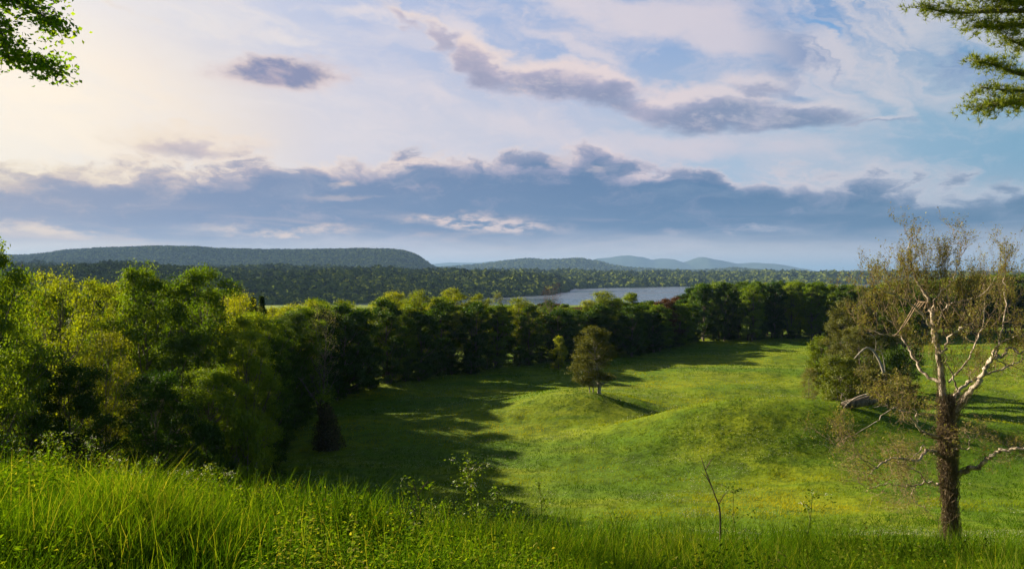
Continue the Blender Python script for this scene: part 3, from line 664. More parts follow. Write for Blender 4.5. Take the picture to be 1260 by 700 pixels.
for (tx, ty, dz) in [(1122, 285, 1), (1118, 300, 1), (1108, 305, .5), (1130, 300, 1.3), (1155, 300, 0), (1160, 290, .4), (1150, 310, .8), (1095, 322, -.5), (1085, 330, -1), (1175, 315, -.6), (1188, 318, 0), (1220, 325, 1.6), (1235, 320, 1)]:
    for _ in range(4): twigs(SY(tx, ty + 66, dz) + r.normal(size=3) * .3, np.array([r.normal() * .28, r.normal() * .28, 1.]), r.uniform(1.2, 2.0), .013, 3, True, 1.)
    tube(twig, spline([SY(1146 + (tx - 1146) * .3, 372, dz * .5), SY(1146 + (tx - 1146) * .75, ty + 84, dz), SY(tx, ty + 64, dz)], 4), np.linspace(.045, .018, 9), 5)
link('twigs', twig.mesh('twigs'), M['twig'], ro)
link('opening_leaves', bud.mesh('opening_leaves'), M['leaf_bud'], ro)
# dead vines round the trunk
vn = MB()
for i in range(900):
    t0 = r.uniform(-.02, .99) ; L = r.uniform(.06, .35); a0 = r.uniform(0, 6.283); da = r.normal() * .9
    tt = np.linspace(t0, min(1.05, t0 + L), 7); cy = np.interp(tt, [0, .93, 1.05], [base_py + 4, 508, 486]); cx = np.interp(tt, [0, .45, 1], [1172, 1168, 1164])
    rr = np.interp(tt, [0, .3, .75, 1.05], [.42, .30, .39, .28]) * r.uniform(.75, 1.45) + r.normal(size=7) * .11
    ang = a0 + da * np.linspace(0, 1, 7)
    P_ = np.array([SY(cx[j], cy[j]) + [math.cos(ang[j]) * rr[j], math.sin(ang[j]) * rr[j], 0] for j in range(7)])
    tube(vn, P_, r.uniform(.006, .018), 3, r.random())
for li, fr, cnt in ((0, .42, 150), (6, .30, 90), (9, .22, 50), (12, .2, 30), (14, .25, 40), (19, .3, 40)):
    Q = spline([SY(*p_) for p_ in LIMBS[li][0]], 5); m_ = max(4, int(len(Q) * fr)); ra = LIMBS[li][1] * .9
    for _ in range(cnt):
        i0 = int(r.integers(0, m_) * r.random() ** .7); i1 = min(len(Q) - 1, i0 + r.integers(3, 6)); k_ = np.arange(i0, i1 + 1)
        o_ = unit(r.normal(size=3)) * ra * r.uniform(.8, 1.5); P_ = Q[k_] + o_ + r.normal(size=(len(k_), 3)) * .05
        if len(k_) > 2: tube(vn, P_, r.uniform(.006, .014), 3, r.random())
n = 2600; tt = r.random(n); a0 = r.uniform(0, 6.283, n); rr = np.interp(tt, [0, .3, .75, 1.05], [.42, .30, .39, .28]) * r.uniform(.75, 1.45, n)
C = np.array([SY(np.interp(q, [0, .45, 1], [1172, 1168, 1164]), base_py + 4 + (500 - base_py - 4) * q) for q in tt]) + np.stack([np.cos(a0) * rr, np.sin(a0) * rr, 0 * a0], 1)
leaves(vn, C, r.normal(size=(n, 3)), r.uniform(.05, .14, n), r, .5)
link('vines', vn.mesh('vines'), M['vine'], ro)

# ------------------------------------------------------------------ boughs reaching in from trees beside the viewpoint
def side_tree(name, x, y, hgt, label, cat, limb_mat, leaf_mat_, boughs, lob, needle):
    g = h1(x, y); o = empty(name, (x, y, g), label, cat); O = np.array([x, y, g]); r = np.random.default_rng(int(abs(x) * 10))
    mb = MB(); Q = spline([(0, 0, -.5), (.1, 0, hgt * .3), (-.1, .1, hgt * .65), (0, 0, hgt)], 6); tube(mb, Q, np.linspace(.42, .05, len(Q)), 12); link('trunk', mb.mesh('trunk', True), M[limb_mat], o)
    lf = MB()
    def spray(c, R, n):
        if needle:
            C = c + r.normal(size=(n, 3)) * R * [1, 1, .45]
            for q in C:
                m = 14; dv = unit(r.normal(size=(m, 3)) + [-.3, 0, .7]); L = r.uniform(.08, .15, m)[:, None]; sd = unit(np.cross(dv, r.normal(size=(m, 3)))) * .006
                V = np.stack([q - sd, q + sd, q + dv * L], 1).reshape(-1, 3); lf.add(V, np.arange(3 * m).reshape(-1, 3), np.repeat(r.random(m), 3))
        else:
            C = c + r.normal(size=(n, 3)) * R * [1, 1, .6]; leaves(lf, C, r.normal(size=(n, 3)) * .7 + [0, 0, .8], r.uniform(.08, .13, n), r, .8)
    for pts, ra, sprd, dens in boughs:
        P_ = [np.array([at(a_, d_), d_, (HY - b_) / F * d_]) - O for a_, b_, d_ in pts]
        P_ = [np.array([0, 0, P_[0][2] - 1.0])] + P_; Q = spline(P_, 6); bm_ = MB(); tube(bm_, Q, np.linspace(ra, .012, len(Q)), 6)
        for i in range(5, len(Q)):
            for _ in range(dens - 1):
                e = Q[i] + unit(r.normal(size=3) * [1, 1, .5] + unit(Q[i] - Q[i - 1]) * .8) * r.uniform(.5, 1.15) * sprd
                tube(bm_, [Q[i], (Q[i] + e) / 2 + [0, 0, .04], e], [.008, .005, .003], 4)
                spray((Q[i] + e) / 2, sprd * .30, 2 if needle else 4); spray(e, sprd * .34, 3 if needle else 8)
        link('limb', bm_.mesh('limb', True), M[limb_mat], o)
    link('foliage', lf.mesh('foliage'), M[leaf_mat_], o)
    cm = crown_mesh('crown', r, lob, 22, 22, .22, .32) ; link('crown', cm, M[leaf_mat_], o)
    bb = MB()
    for c, rr in lob:
        q0 = np.array([0, 0, max(1.5, c[2] - 1.5)]); tube(bb, spline([q0, (q0 + c) / 2, c], 4), np.linspace(.09, .02, 9), 5)
    link('branches', bb.mesh('branches', True), M[limb_mat], o)
    return o
lobM = [(np.array([math.cos(a_) * q_ * .8, math.sin(a_) * q_ * .8, z_ * .72 + 8.0]), np.array([1.5, 1.5, 1.1])) for a_, q_, z_ in [(3.4, 2.2, 8.5), (3.9, 2.8, 9), (5.0, 3.0, 9.5), (5.6, 2.4, 11), (4.2, 2.8, 11.5), (4.7, 2.0, 12), (0, 0, 13.5), (5.2, 3.6, 9.5), (3.7, 3.6, 10.), (4.5, 3.4, 8)]]
side_tree('maple_tree', -17.6, 17.0, 16.5, 'leafy maple whose boughs reach into the upper left corner', 'tree', 'bark', 'leaf_maple',
 [([(-70, -40, 17), (-20, -5, 16.5), (20, 2, 16.4), (50, 18, 16.2), (72, 36, 16)], .10, .42, 5),
  ([(-60, 40, 17), (-25, 52, 16.6), (10, 70, 16.4), (45, 78, 16.2), (74, 90, 16)], .10, .40, 5),
  ([(-40, 10, 16.4), (-15, 20, 16.2), (0, 38, 16), (10, 60, 16)], .06, .42, 4),
  ([(-60, -70, 17), (-10, -38, 16.5), (30, -30, 16), (60, -8, 16)], .07, .42, 4)], lobM, False)
lobP = [(np.array([math.cos(a_) * q_, math.sin(a_) * q_, z_]), np.array([1.4, 1.4, .5])) for a_, q_, z_ in [(.5, 2.0, 7), (5.6, 2.2, 7.5), (1.4, 1.9, 9.5), (4.6, 2.0, 9), (0, 1.8, 11), (1.0, 1.4, 12.5), (5., 1.4, 13), (0, 0, 15), (.2, 2.4, 8.5)]]
side_tree('pine_tree', 16.6, 16.5, 15.5, 'pine whose needled boughs reach into the upper right corner', 'tree', 'bark', 'needle',
 [([(1330, 20, 16.5), (1270, 14, 16.3), (1225, 14, 16), (1175, 16, 15.8), (1135, 10, 15.6)], .09, .36, 5),
  ([(1330, -6, 16.5), (1280, 0, 16.2), (1235, 0, 16), (1195, -8, 16)], .08, .40, 6),
  ([(1320, 30, 16.2), (1275, 30, 16), (1240, 32, 15.8), (1205, 34, 15.6)], .06, .30, 6),
  ([(1330, 100, 16.5), (1285, 96, 16.3), (1250, 90, 16), (1222, 80, 15.8), (1200, 76, 15.6)], .07, .26, 4),
  ([(1330, 60, 16.5), (1285, 60, 16.3), (1258, 56, 16), (1238, 46, 15.8)], .07, .30, 4),
  ([(1330, 125, 16.5), (1280, 126, 16.3), (1240, 128, 16), (1205, 134, 15.7)], .07, .34, 7),
  ([(1330, 112, 16.5), (1285, 112, 16.3), (1250, 112, 16), (1208, 108, 15.7)], .06, .24, 4)], lobP, True)
# ------------------------------------------------------------------ grass
def blades(mb, X, Y, hgt, wid, lean, r, var, wind=(.25, .1), seg=3):
    n = len(X); Z = H(X, Y) - .02; a = r.random(n) * 6.283
    ld = np.stack([np.cos(a) * lean + wind[0] * lean, np.sin(a) * lean + wind[1] * lean, np.zeros(n)], 1)
    b = r.random(n) * 6.283; side = np.stack([np.cos(b), np.sin(b), np.zeros(n)], 1) * (wid / 2)[:, None]
    B = np.stack([X, Y, Z], 1); V = []
    for i in range(seg):
        t_ = i / seg; c = B + np.array([0, 0, 1.]) * (hgt * t_ * (1 - .12 * t_))[:, None] + ld * (hgt * t_ ** 2)[:, None]
        w = (1 - t_ * .55); V += [c - side * w, c + side * w]
    tip = B + np.array([0, 0, 1.]) * (hgt * .86)[:, None] + ld * hgt[:, None]; V.append(tip)
    V = np.stack(V, 1); m = V.shape[1]; base = np.arange(n)[:, None] * m
    V = V.reshape(-1, 3); off = mb.n
    vv = np.repeat(var, m)
    Fq = np.concatenate([base + np.array([2 * i, 2 * i + 1, 2 * i + 3, 2 * i + 2]) for i in range(seg - 1)], 0) if seg > 1 else np.zeros((0, 4), int)
    Ft = base + np.array([m - 3, m - 2, m - 1])
    mb.add(V, Fq if len(Fq) else Ft, vv)
    if len(Fq): mb.F.append((Ft + off).ravel()); mb.N.append(np.full(n, 3))
r = np.random.default_rng(21)
def wedge(n, y0, y1, p=2., lo=-.80, hi=.80):
    # area density falls with the square of distance
    u = r.random(n); Y = 1 / (1 / y0 + u * (1 / y1 - 1 / y0)) if p == 2 else y0 * (y1 / y0) ** u
    return r.uniform(lo, hi, n) * Y, Y
mb = MB()
X, Y = wedge(330000, 3.6, 24, 0, -.86, .86)
patch = fbm(X / 1.6, Y / 1.6, 41, 3); tall = fbm(X / .7, Y / .7, 44, 2)
hg = r.uniform(.22, .66, len(X)) * (.5 + 1.0 * patch) * (.8 + .5 * tall); 
k = patch > r.uniform(.15, .62, len(X)); X, Y, hg, patch, tall = X[k], Y[k], hg[k], patch[k], tall[k]
blades(mb, X, Y, hg, r.uniform(.003, .0065, len(X)) * (1 + Y / 12), r.uniform(.05, .55, len(X)), r, np.clip(patch * .7 + r.normal(size=len(X)) * .25 - .02, 0, 1))
# taller tufts of coarse grass
tc = [(-9 + i * .0, 0) for i in range(0)]
cx = []; cy = []
for (px, d, nn, sp) in [(395, 8.5, 260, .35), (375, 9.5, 200, .35), (440, 8, 200, .4), (640, 9.5, 160, .5), (870, 9, 260, .45), (985, 8.6, 420, .38), (1000, 9.4, 260, .4), (960, 8.2, 200, .3), (1090, 9.5, 160, .4), (820, 10, 160, .5), (700, 8.5, 160, .5), (250, 8.5, 120, .4), (60, 8, 120, .4), (1210, 9, 200, .6), (560, 7.5, 160, .5), (985, 8.2, 420, .3), (1010, 8.0, 260, .3), (945, 7.6, 240, .3), (900, 7.4, 240, .35), (840, 7.2, 220, .4), (1120, 8., 260, .4), (1180, 7.6, 260, .4), (1240, 8.4, 260, .4), (780, 7.4, 220, .4), (730, 8, 220, .35), (660, 7, 220, .4), (440, 7.2, 320, .3), (470, 8.4, 240, .35), (350, 8, 220, .35)]:
    cx.append(at(px, d) + r.normal(size=nn) * sp); cy.append(d + r.normal(size=nn) * sp * .7)
X = np.concatenate(cx); Y = np.concatenate(cy)
blades(mb, X, Y, r.uniform(.42, .98, len(X)), r.uniform(.005, .011, len(X)), r.uniform(.08, .40, len(X)), r, np.clip(r.normal(size=len(X)) * .2 + .30, 0, 1), (.3, .2), 5)
# broad weed leaves low among the blades
X, Y = wedge(46000, 4, 22, 0, -.86, .86); pm = fbm(X / 1.1, Y / 1.1, 61, 3); k = pm > .56; X, Y, pm = X[k], Y[k], pm[k]
C = np.stack([X, Y, H(X, Y) + r.uniform(.12, .55, len(X)) * (.4 + pm)], 1)
leaves(mb, C, r.normal(size=C.shape) * .5 + [0, 0, 1], r.uniform(.015, .048, len(X)), r, .45, np.clip(r.normal(size=len(X)) * .2 + .5, 0, 1))
# short leafy herbs mixed through the grass
X, Y = wedge(8500, 4, 20, 0, -.86, .86); pm = fbm(X / 1.4, Y / 1.4, 63, 3) + .12 * np.clip(-X / 8, -1, 1); k = pm > r.uniform(.50, .70, len(X)); X, Y, pm = X[k], Y[k], pm[k]
n = 26; hh = r.uniform(.25, .62, len(X)) * (.5 + pm); tt = np.tile(np.linspace(.25, 1, n), len(X)); aa = np.tile(np.arange(n) * 2.4, len(X)) + np.repeat(r.random(len(X)) * 6, n)
rd = (1.15 - tt) * .11 * r.uniform(.5, 1.2, len(tt)); C = np.stack([np.repeat(X, n) + np.cos(aa) * rd, np.repeat(Y, n) + np.sin(aa) * rd, np.repeat(H(X, Y), n) + np.repeat(hh, n) * tt], 1)
leaves(mb, C, np.stack([np.cos(aa) * .4, np.sin(aa) * .4, np.ones(len(aa))], 1) + r.normal(size=C.shape) * .35, (.062 - .03 * tt) * r.uniform(.6, 1.2, len(tt)), r, .5, np.clip(np.repeat(r.normal(size=len(X)) * .2 + .5, n) + r.normal(size=len(tt)) * .1, 0, 1))
blades(mb, X, Y, hh, .006 + 0 * X, .05 + 0 * X, r, .3 + 0 * X, (0, 0), 2)
# seed stalks
X, Y = wedge(2600, 5, 20, 0, -.86, .86); blades(mb, X, Y, r.uniform(.5, .95, len(X)), .0045 + 0 * X, r.uniform(.05, .35, len(X)), r, r.uniform(.7, 1, len(X)), (.3, .1), 4)
tag(link('grass', mb.mesh('grass'), M['grass']), 'tall backlit green grass covering the foreground slope', 'grass', kind='stuff')
# meadow
mb = MB()
X, Y = wedge(400000, 20, 270, 0, -.78, .80); g1 = fbm(X / 9, Y / 6, 71, 4); g2 = fbm(X / 1.8, Y / 1.8, 75, 3); g3 = fbm(X / 26, Y / 12, 79, 3)
hg = r.uniform(.16, .48, len(X)) * (.15 + 1.5 * g2 ** 1.3); var = np.clip((g3 - .5) * 2.2 + (g1 - .5) * 1.2 + .40 + r.normal(size=len(X)) * .09, 0, 1)
blades(mb, X, Y, hg, .012 + Y * .00085, r.uniform(.2, .9, len(X)), r, var, (.3, .1), 1)
tag(link('meadow_grass', mb.mesh('meadow_grass'), M['mgrass']), 'long meadow grass over the valley floor and its mounds', 'grass', kind='stuff')
X, Y = wedge(150000, 28, 230, 0, -.55, .75); m_ = fbm(X / 8, Y / 3.5, 91, 4)
px_ = CX + F * X / Y; boost = np.exp(-((px_ - 660) / 150) ** 2 - ((Y - 92) / 10) ** 2) * .10 + np.exp(-((px_ - 450) / 110) ** 2 - ((Y - 90) / 7) ** 2) * .12 + np.exp(-((px_ - 640) / 160) ** 2 - ((Y - 185) / 20) ** 2) * .08 + np.exp(-((px_ - 1230) / 60) ** 2 - ((Y - 42) / 14) ** 2) * .10
k = m_ + boost > .63 + r.normal(size=len(X)) * .02; X, Y = X[k], Y[k]
C = np.stack([X, Y, H(X, Y) + r.uniform(.3, .5, len(X))], 1); mb = MB(); leaves(mb, C, r.normal(size=C.shape) * .4 + [0, 0, 1], .03 + Y * .0009, r, .9)
tag(link('meadow_flowers', mb.mesh('meadow_flowers'), M['blossom']), 'pale patches of small blossoms scattered through the meadow', 'flowers', kind='stuff')

# ------------------------------------------------------------------ tall weeds along the crest
r = np.random.default_rng(33)
def weed(px, d, top, label, brown=False, head=True, bushy=1., bend=0., group='tall flowering weeds along the crest'):
    x = at(px, d); g = h1(x, d); hgt = (HY - top) / F * d - g
    o = empty('wildflower' if head else 'weed', (x, d, g), label, 'weed', group)
    P_ = spline([(0, 0, -.05), (r.normal() * .03, 0, hgt * .35), (bend * .5 + r.normal() * .04, .02, hgt * .7), (bend, 0, hgt)], 5)
    mb = MB(); tube(mb, P_, np.linspace(.011, .004, len(P_)), 5)
    lf = MB(); fl = MB(); tips = [P_[-1]]
    for _ in range(int(5 * bushy)):
        i = r.integers(len(P_) // 2, len(P_) - 1); e = P_[i] + np.array([r.normal() * .13, r.normal() * .1, r.uniform(.05, .2)]) * (1 if hgt > .5 else .6)
        e[2] = min(e[2], hgt * 1.0); tube(mb, [P_[i], (P_[i] + e) / 2 + [0, 0, .02], e], [.005, .004, .003], 4); tips.append(e)
    n = int(110 * bushy); i = r.integers(len(P_) // 4, len(P_), n); C = P_[i] + r.normal(size=(n, 3)) * [.07, .06, .05]
    leaves(lf, C, r.normal(size=(n, 3)) * .5 + [0, 0, 1], r.uniform(.025, .06, n), r, .5)
    for q in tips:
        m = 14; leaves(lf, q + r.normal(size=(m, 3)) * [.05, .05, .04] - [0, 0, .03], r.normal(size=(m, 3)) + [0, 0, 1], r.uniform(.025, .055, m), r, .5)
        if head: m = 11; leaves(fl, q + r.normal(size=(m, 3)) * [.022, .022, .012], r.normal(size=(m, 3)) * .5 + [0, 0, 1], .014, r, .9)
    link('stem', mb.mesh('stem', True), M['stem_brown' if brown else 'stem'], o)
    link('leaves', lf.mesh('leaves'), M['leaf_mid' if not brown else 'leaf_mid'], o)
    if head: link('flowers', fl.mesh('flowers'), M['flower'], o)
W = [(4, 11, 535, 'flowering weed at the very left edge of the crest', 0, 1, 1.6), (68, 12, 534, 'tallest white-headed weed on the left crest', 0, 1, 1.6), (44, 12, 556, 'short leafy weed left of the tallest white-headed one', 0, 1, 1.),
 (112, 12, 538, 'white-headed weed with a thin arching stem on the left crest', 0, 1, .8), (138, 11.5, 562, 'bushy weed with a pale head right of the thin arching one', 0, 1, 1.4), (168, 12, 570, 'small white-headed weed on the falling crest', 0, 1, .8),
 (190, 12, 564, 'slim white-headed weed at the middle of the left crest', 0, 1, 1.), (212, 12, 581, 'low weed at a dip in the crest', 0, 1, .7), (227, 12, 580, 'low weed with a round pale head', 0, 1, 1.), (241, 12, 577, 'narrow weed leaning over the dark trees', 0, 1, .7), (257, 12, 574, 'wide branching weed with a white top before the dark trees', 0, 1, 1.5),
 (278, 12, 582, 'small upright weed right of the wide branching one', 0, 1, .8), (300, 12, 599, 'tiny weed where the crest meets the shaded meadow', 0, 1, .6), (333, 12, 597, 'drooping weed with curled tips at the end of the left crest', 0, 0, 1.1),
 (577, 10, 566, 'tallest weed in the middle with a creamy flower head over the meadow', 0, 1, 2.2), (612, 10, 600, 'feathery green weed right of the creamy flower head', 0, 0, 1.5), (517, 7.5, 592, 'brown-stemmed sapling with a leafy tip in the middle foreground', 1, 0, 1.1), (496, 7.3, 616, 'shorter brown-stemmed sapling left of the leafy-tipped one', 1, 0, 1.),
 (661, 9.5, 592, 'thin weed with small feathery leaves in the middle of the picture', 0, 0, .9), (545, 9, 622, 'leafy weed cluster in the middle foreground grass', 0, 0, 2.), (578, 9, 628, 'yellow-green leafy weed under the creamy flower head', 0, 0, 2.), (760, 10, 632, 'low leafy weed in the grass right of centre', 0, 0, 1.),
 (905, 9, 600, 'thin seed-stalk weed in the right foreground', 0, 0, .6), (990, 9, 606, 'pale-tipped weed in the tall coarse tuft', 0, 1, .6), (120, 8, 640, 'broad-leaved weed low in the left foreground grass', 0, 0, 2.), (40, 9, 600, 'leafy weed in the left foreground below the crest', 0, 0, 1.8), (240, 8.4, 636, 'leafy weed low in the grass below the wide branching weed', 0, 0, 1.6), (430, 8.6, 610, 'slender weed beside the coarse grass tuft', 0, 0, .8)]
for w_ in W: weed(w_[0], w_[1], w_[2], w_[3], bool(w_[4]), bool(w_[5]), w_[6], r.normal() * .05)
# dark bare stalk at the right
x = at(885, 7.2); g = h1(x, 7.2); o = empty('dead_stalk', (x, 7.2, g), 'dark bare curved stalk leaning left above the right foreground grass', 'plant stalk')
mb = MB(); P_ = spline([np.array([at(a_, 7.2), 7.2, (HY - b_) / F * 7.2]) - [x, 7.2, g] for a_, b_ in [(886, 740), (886, 680), (886, 630), (880, 610), (868, 578), (862, 560)]], 5); tube(mb, P_, np.linspace(.012, .003, len(P_)), 6)
for i in (12, 17, 20): e = P_[i] + [.1 * (-1) ** i, 0, .14]; tube(mb, [P_[i], (P_[i] + e) / 2 + [0, 0, .02], e], [.005, .004, .002], 4)
link('stem', mb.mesh('stem', True), M['stem_brown'], o)

# ------------------------------------------------------------------ air
bpy.ops.mesh.primitive_cube_add(size=1); hz = bpy.context.object; hz.name = 'haze'
hz.dimensions = (76000, 66000, 640); hz.location = (0, 66000 / 2 - 300, -60 + 320)
m, nt, out = new_mat('haze'); pv = nt.nodes.new('ShaderNodeVolumePrincipled'); pv.inputs['Color'].default_value = (.21, .36, .64, 1); pv.inputs['Density'].default_value = HAZE
pv.inputs['Anisotropy'].default_value = .1; nt.links.new(pv.outputs[0], out.inputs['Volume']); hz.data.materials.append(m)
tag(hz, 'thin blue evening haze over the valley', 'haze', kind='stuff')
# ------------------------------------------------------------------ sky
w = bpy.data.worlds.new('World'); S.world = w; w.use_nodes = True; nt = w.node_tree; nt.nodes.clear(); g = G(nt)
out = nt.nodes.new('ShaderNodeOutputWorld'); bg = nt.nodes.new('ShaderNodeBackground'); nt.links.new(bg.outputs[0], out.inputs[0])
bg.inputs['Strength'].default_value = .1
sky = nt.nodes.new('ShaderNodeTexSky'); sky.sky_type = 'NISHITA'; sky.sun_disc = False; sky.sun_elevation = SUN_EL; sky.sun_rotation = SUN_AZ
sky.altitude = 100; sky.air_density = 1.0; sky.dust_density = 1.5; sky.ozone_density = 2.
dirv = nt.nodes.new('ShaderNodeTexCoord').outputs['Generated']
sx = nt.nodes.new('ShaderNodeSeparateXYZ'); nt.links.new(dirv, sx.inputs[0])
az = g.m('ARCTAN2', sx.outputs[0], sx.outputs[1]); el = g.m('ARCSINE', sx.outputs[2])
cb = nt.nodes.new('ShaderNodeCombineXYZ'); nt.links.new(az, cb.inputs[0]); nt.links.new(el, cb.inputs[1]); P = cb.outputs[0]
def pa(px, py):
    u = (px - CX) / F; v = (HY - py) / F; return math.atan(u), math.atan(v / math.sqrt(1 + u * u))
def srgb(r_, g_, b_): return tuple(((c / 255) / 12.92 if c / 255 < .04045 else ((c / 255 + .055) / 1.055) ** 2.4) for c in (r_, g_, b_))
st = g.v('MULTIPLY', P, (1, 2.2, 1))
nA = g.noise(st, 3.2, 6, .58, 0, color=True); nB = g.noise(st, 11, 6, .62, 0, color=True)
wA = g.v('MULTIPLY', g.v('SUBTRACT', nA, (.5, .5, .5)), (.22, .075, 0)); wB = g.v('MULTIPLY', g.v('SUBTRACT', nB, (.5, .5, .5)), (.10, .045, 0))
PW = g.v('ADD', g.v('ADD', P, wA), wB); PS = g.v('ADD', P, wB)
def blob(px, py, hw, hh, ang=0, st_=1., base=None, soft=1.):
    a_, e_ = pa(px, py); a2, _ = pa(px + hw, py); _, e2 = pa(px, py - hh)
    mp = g.mapping(base if base is not None else PW, (a_, e_, 0), math.radians(ang), (max(1e-3, a2 - a_), max(1e-3, e2 - e_), 1), 'TEXTURE')
    L = g.v('LENGTH', g.v('MULTIPLY', mp, (1, 1, 0)))
    return g.rng(L, 1.15, .15 / soft, 0, st_)
def vmax(L):
    o_ = L[0]
    for q in L[1:]: o_ = g.m('MAXIMUM', o_, q)
    return o_
azr = lambda px: (math.atan((px - CX) / F) + .7) / 1.4
azn = g.m('MULTIPLY_ADD', az, 1 / 1.4, .5, clamp=True)
# clear sky behind the clouds, brightening and warming towards the sun
row_hi = g.ramp(azn, [(azr(0), srgb(238, 236, 240)), (azr(200), srgb(220, 220, 232)), (azr(450), srgb(188, 198, 226)), (azr(700), srgb(155, 178, 218)), (azr(1000), srgb(126, 162, 208)), (azr(1260), srgb(112, 152, 196))])
row_mid = g.ramp(azn, [(azr(0), srgb(255, 244, 214)), (azr(150), srgb(252, 232, 208)), (azr(400), srgb(226, 220, 226)), (azr(700), srgb(196, 202, 222)), (azr(950), srgb(168, 192, 216)), (azr(1260), srgb(126, 170, 198))])
row_lo = g.ramp(azn, [(azr(0), srgb(220, 203, 196)), (azr(250), srgb(206, 196, 198)), (azr(500), srgb(222, 210, 212)), (azr(800), srgb(212, 206, 210)), (azr(1260), srgb(190, 192, 202))])
c = g.mix(g.rng(el, .03, .14), row_lo, row_mid); c = g.mix(g.rng(el, .17, .33), c, row_hi)
glow = g.rng(g.v('LENGTH', g.v('MULTIPLY', g.v('SUBTRACT', P, (pa(-40, 130)[0], pa(-40, 130)[1], 0)), (1, 1.6, 0))), .38, .02)
c = g.mix(g.m('MULTIPLY', glow, .9), c, (1.15, .99, .80))
# high veils and cirrus
ci = g.noise(g.mapping(PS, rot=math.radians(-12), sc=(1, 1 / 3.6, 1), typ='TEXTURE'), 4, 9, .66, .5)
ci2 = g.noise(g.mapping(P, rot=math.radians(-22), sc=(1, 1 / 1.8, 1), typ='TEXTURE'), 8.0, 9, .68, .6)
white = g.ramp(azn, [(azr(0), srgb(255, 246, 232)), (azr(500), srgb(232, 222, 226)), (azr(900), srgb(216, 208, 218)), (azr(1260), srgb(192, 200, 212))])
c = g.mix(g.m('MULTIPLY', g.rng(ci, .42, .66), .55), c, white)
v3 = g.noise(g.mapping(PS, rot=math.radians(-6), sc=(1, 1 / 2.6, 1), typ='TEXTURE'), 14, 10, .72, .4); c = g.mix(g.m('MULTIPLY', g.rng(v3, .48, .70), .5), c, white)
bright = vmax([blob(*b_) for b_ in [(770, 15, 190, 42, -12), (900, 38, 150, 46, -14), (985, 70, 110, 60, -30), (700, 60, 90, 16, -20, .7), (930, 105, 90, 30, -10, .8), (640, 150, 130, 26, -10, .6), (430, 18, 70, 14, -8, .7), (360, 46, 60, 12, -8, .6), (680, 50, 28, 12, 0, .8), (690, 74, 30, 9, 0, .7), (560, 48, 46, 30, -30, .9), (1030, 70, 26, 90, 38, .85), (720, 185, 40, 14, 0, .8), (235, 200, 90, 14, 0, .6), (270, 205, 40, 16, 0, .9), (110, 195, 90, 14, 0, .5), (1060, 212, 70, 12, 0, .7), (480, 168, 200, 16, 0, .35), (800, 178, 220, 24, -4, .7), (960, 190, 130, 16, 0, .6), (520, 110, 120, 14, -10, .4), (300, 130, 60, 6, 0, .5)]])
bt = g.m('MULTIPLY', g.rng(g.m('ADD', bright, g.m('MULTIPLY_ADD', ci2, 1.3, -.65)), .05, .95), g.rng(bright, 0, .3))
c = g.mix(g.m('MULTIPLY', bt, .92), c, white)
fan = g.noise(g.mapping(PS, rot=math.radians(-48), sc=(1 / 1.3, 1 / 5, 1), typ='TEXTURE'), 2.6, 8, .6, .5)
fm = g.m('MULTIPLY', g.rng(az, pa(900, 0)[0], pa(1020, 0)[0]), g.rng(el, pa(630, 200)[1], pa(630, 110)[1]))
c = g.mix(g.m('MULTIPLY', g.m('MULTIPLY', g.rng(fan, .48, .58), fm), .9), c, white)
c = g.mix(g.m('MULTIPLY', g.m('MULTIPLY', g.rng(fan, .49, .38), fm), .85), c, srgb(112, 142, 188))
gap = blob(1012, 36, 34, 9, -48, .9, PS); c = g.mix(gap, c, srgb(118, 165, 215))
# broken thick clouds above the bank: alpha from one field, shade from the same field slid down and away from the sun
DK = [(226, 176, 120, 20, -3, .75), (150, 6, 90, 10, -14, .35), (485, 26, 34, 22, -30, .62), (524, 50, 52, 20, -35, .72), (604, 84, 90, 28, -20, 1.), (706, 104, 125, 33, -10, 1.15), (840, 130, 140, 40, -8, 1.2), (950, 146, 130, 24, -3, 1.05), (905, 108, 70, 20, -12, .7), (1075, 152, 90, 7, 3, .7), (1150, 34, 60, 30, -50, .6), (1095, 120, 90, 26, -50, .55), (1210, 110, 90, 22, 10, .4)]
D = vmax([blob(*d_) for d_ in DK])
DS = vmax([blob(x_ + .12 * a_, y_ + .42 * b_, a_ * .92, b_ * .80, c_, s_) for x_, y_, a_, b_, c_, s_ in DK[:10]])
nz = g.noise(g.mapping(P, rot=math.radians(-12), sc=(1, 1 / 2.2, 1), typ='TEXTURE'), 13, 10, .70, .3)
D2 = g.m('MULTIPLY', g.m('ADD', D, g.m('MULTIPLY_ADD', nz, 1.3, -.68)), g.rng(D, .0, .35))
puff0 = g.noise(g.v('MULTIPLY', P, (1, 1.6, 1)), 20, 7, .62, .2)
DS2 = g.m('ADD', DS, g.m('MULTIPLY_ADD', nz, .7, -.35))
deep = g.ramp(azn, [(azr(0), srgb(146, 150, 176)), (azr(250), srgb(116, 134, 172)), (azr(600), srgb(92, 122, 164)), (azr(900), srgb(70, 112, 156)), (azr(1260), srgb(64, 110, 148))])
mid_ = g.ramp(azn, [(azr(0), srgb(222, 198, 184)), (azr(300), srgb(206, 188, 194)), (azr(700), srgb(184, 176, 198)), (azr(1260), srgb(140, 158, 186))])
rim = g.ramp(azn, [(azr(0), srgb(255, 236, 204)), (azr(400), srgb(250, 228, 212)), (azr(800), srgb(236, 218, 218)), (azr(1260), srgb(190, 200, 214))])
lav = g.mix(.5, deep, mid_); DS2 = g.m('ADD', DS2, g.m('MULTIPLY_ADD', puff0, .9, -.45)); cc = g.mix(g.rng(DS2, .10, .62), rim, mid_); cc = g.mix(g.rng(DS2, .40, 1.15), cc, lav); cc = g.mix(g.m('MULTIPLY', g.rng(nz, .50, .66), .45), cc, rim)
c = g.mix(g.m('MULTIPLY', g.rng(D2, -.02, .85), .92), c, cc)
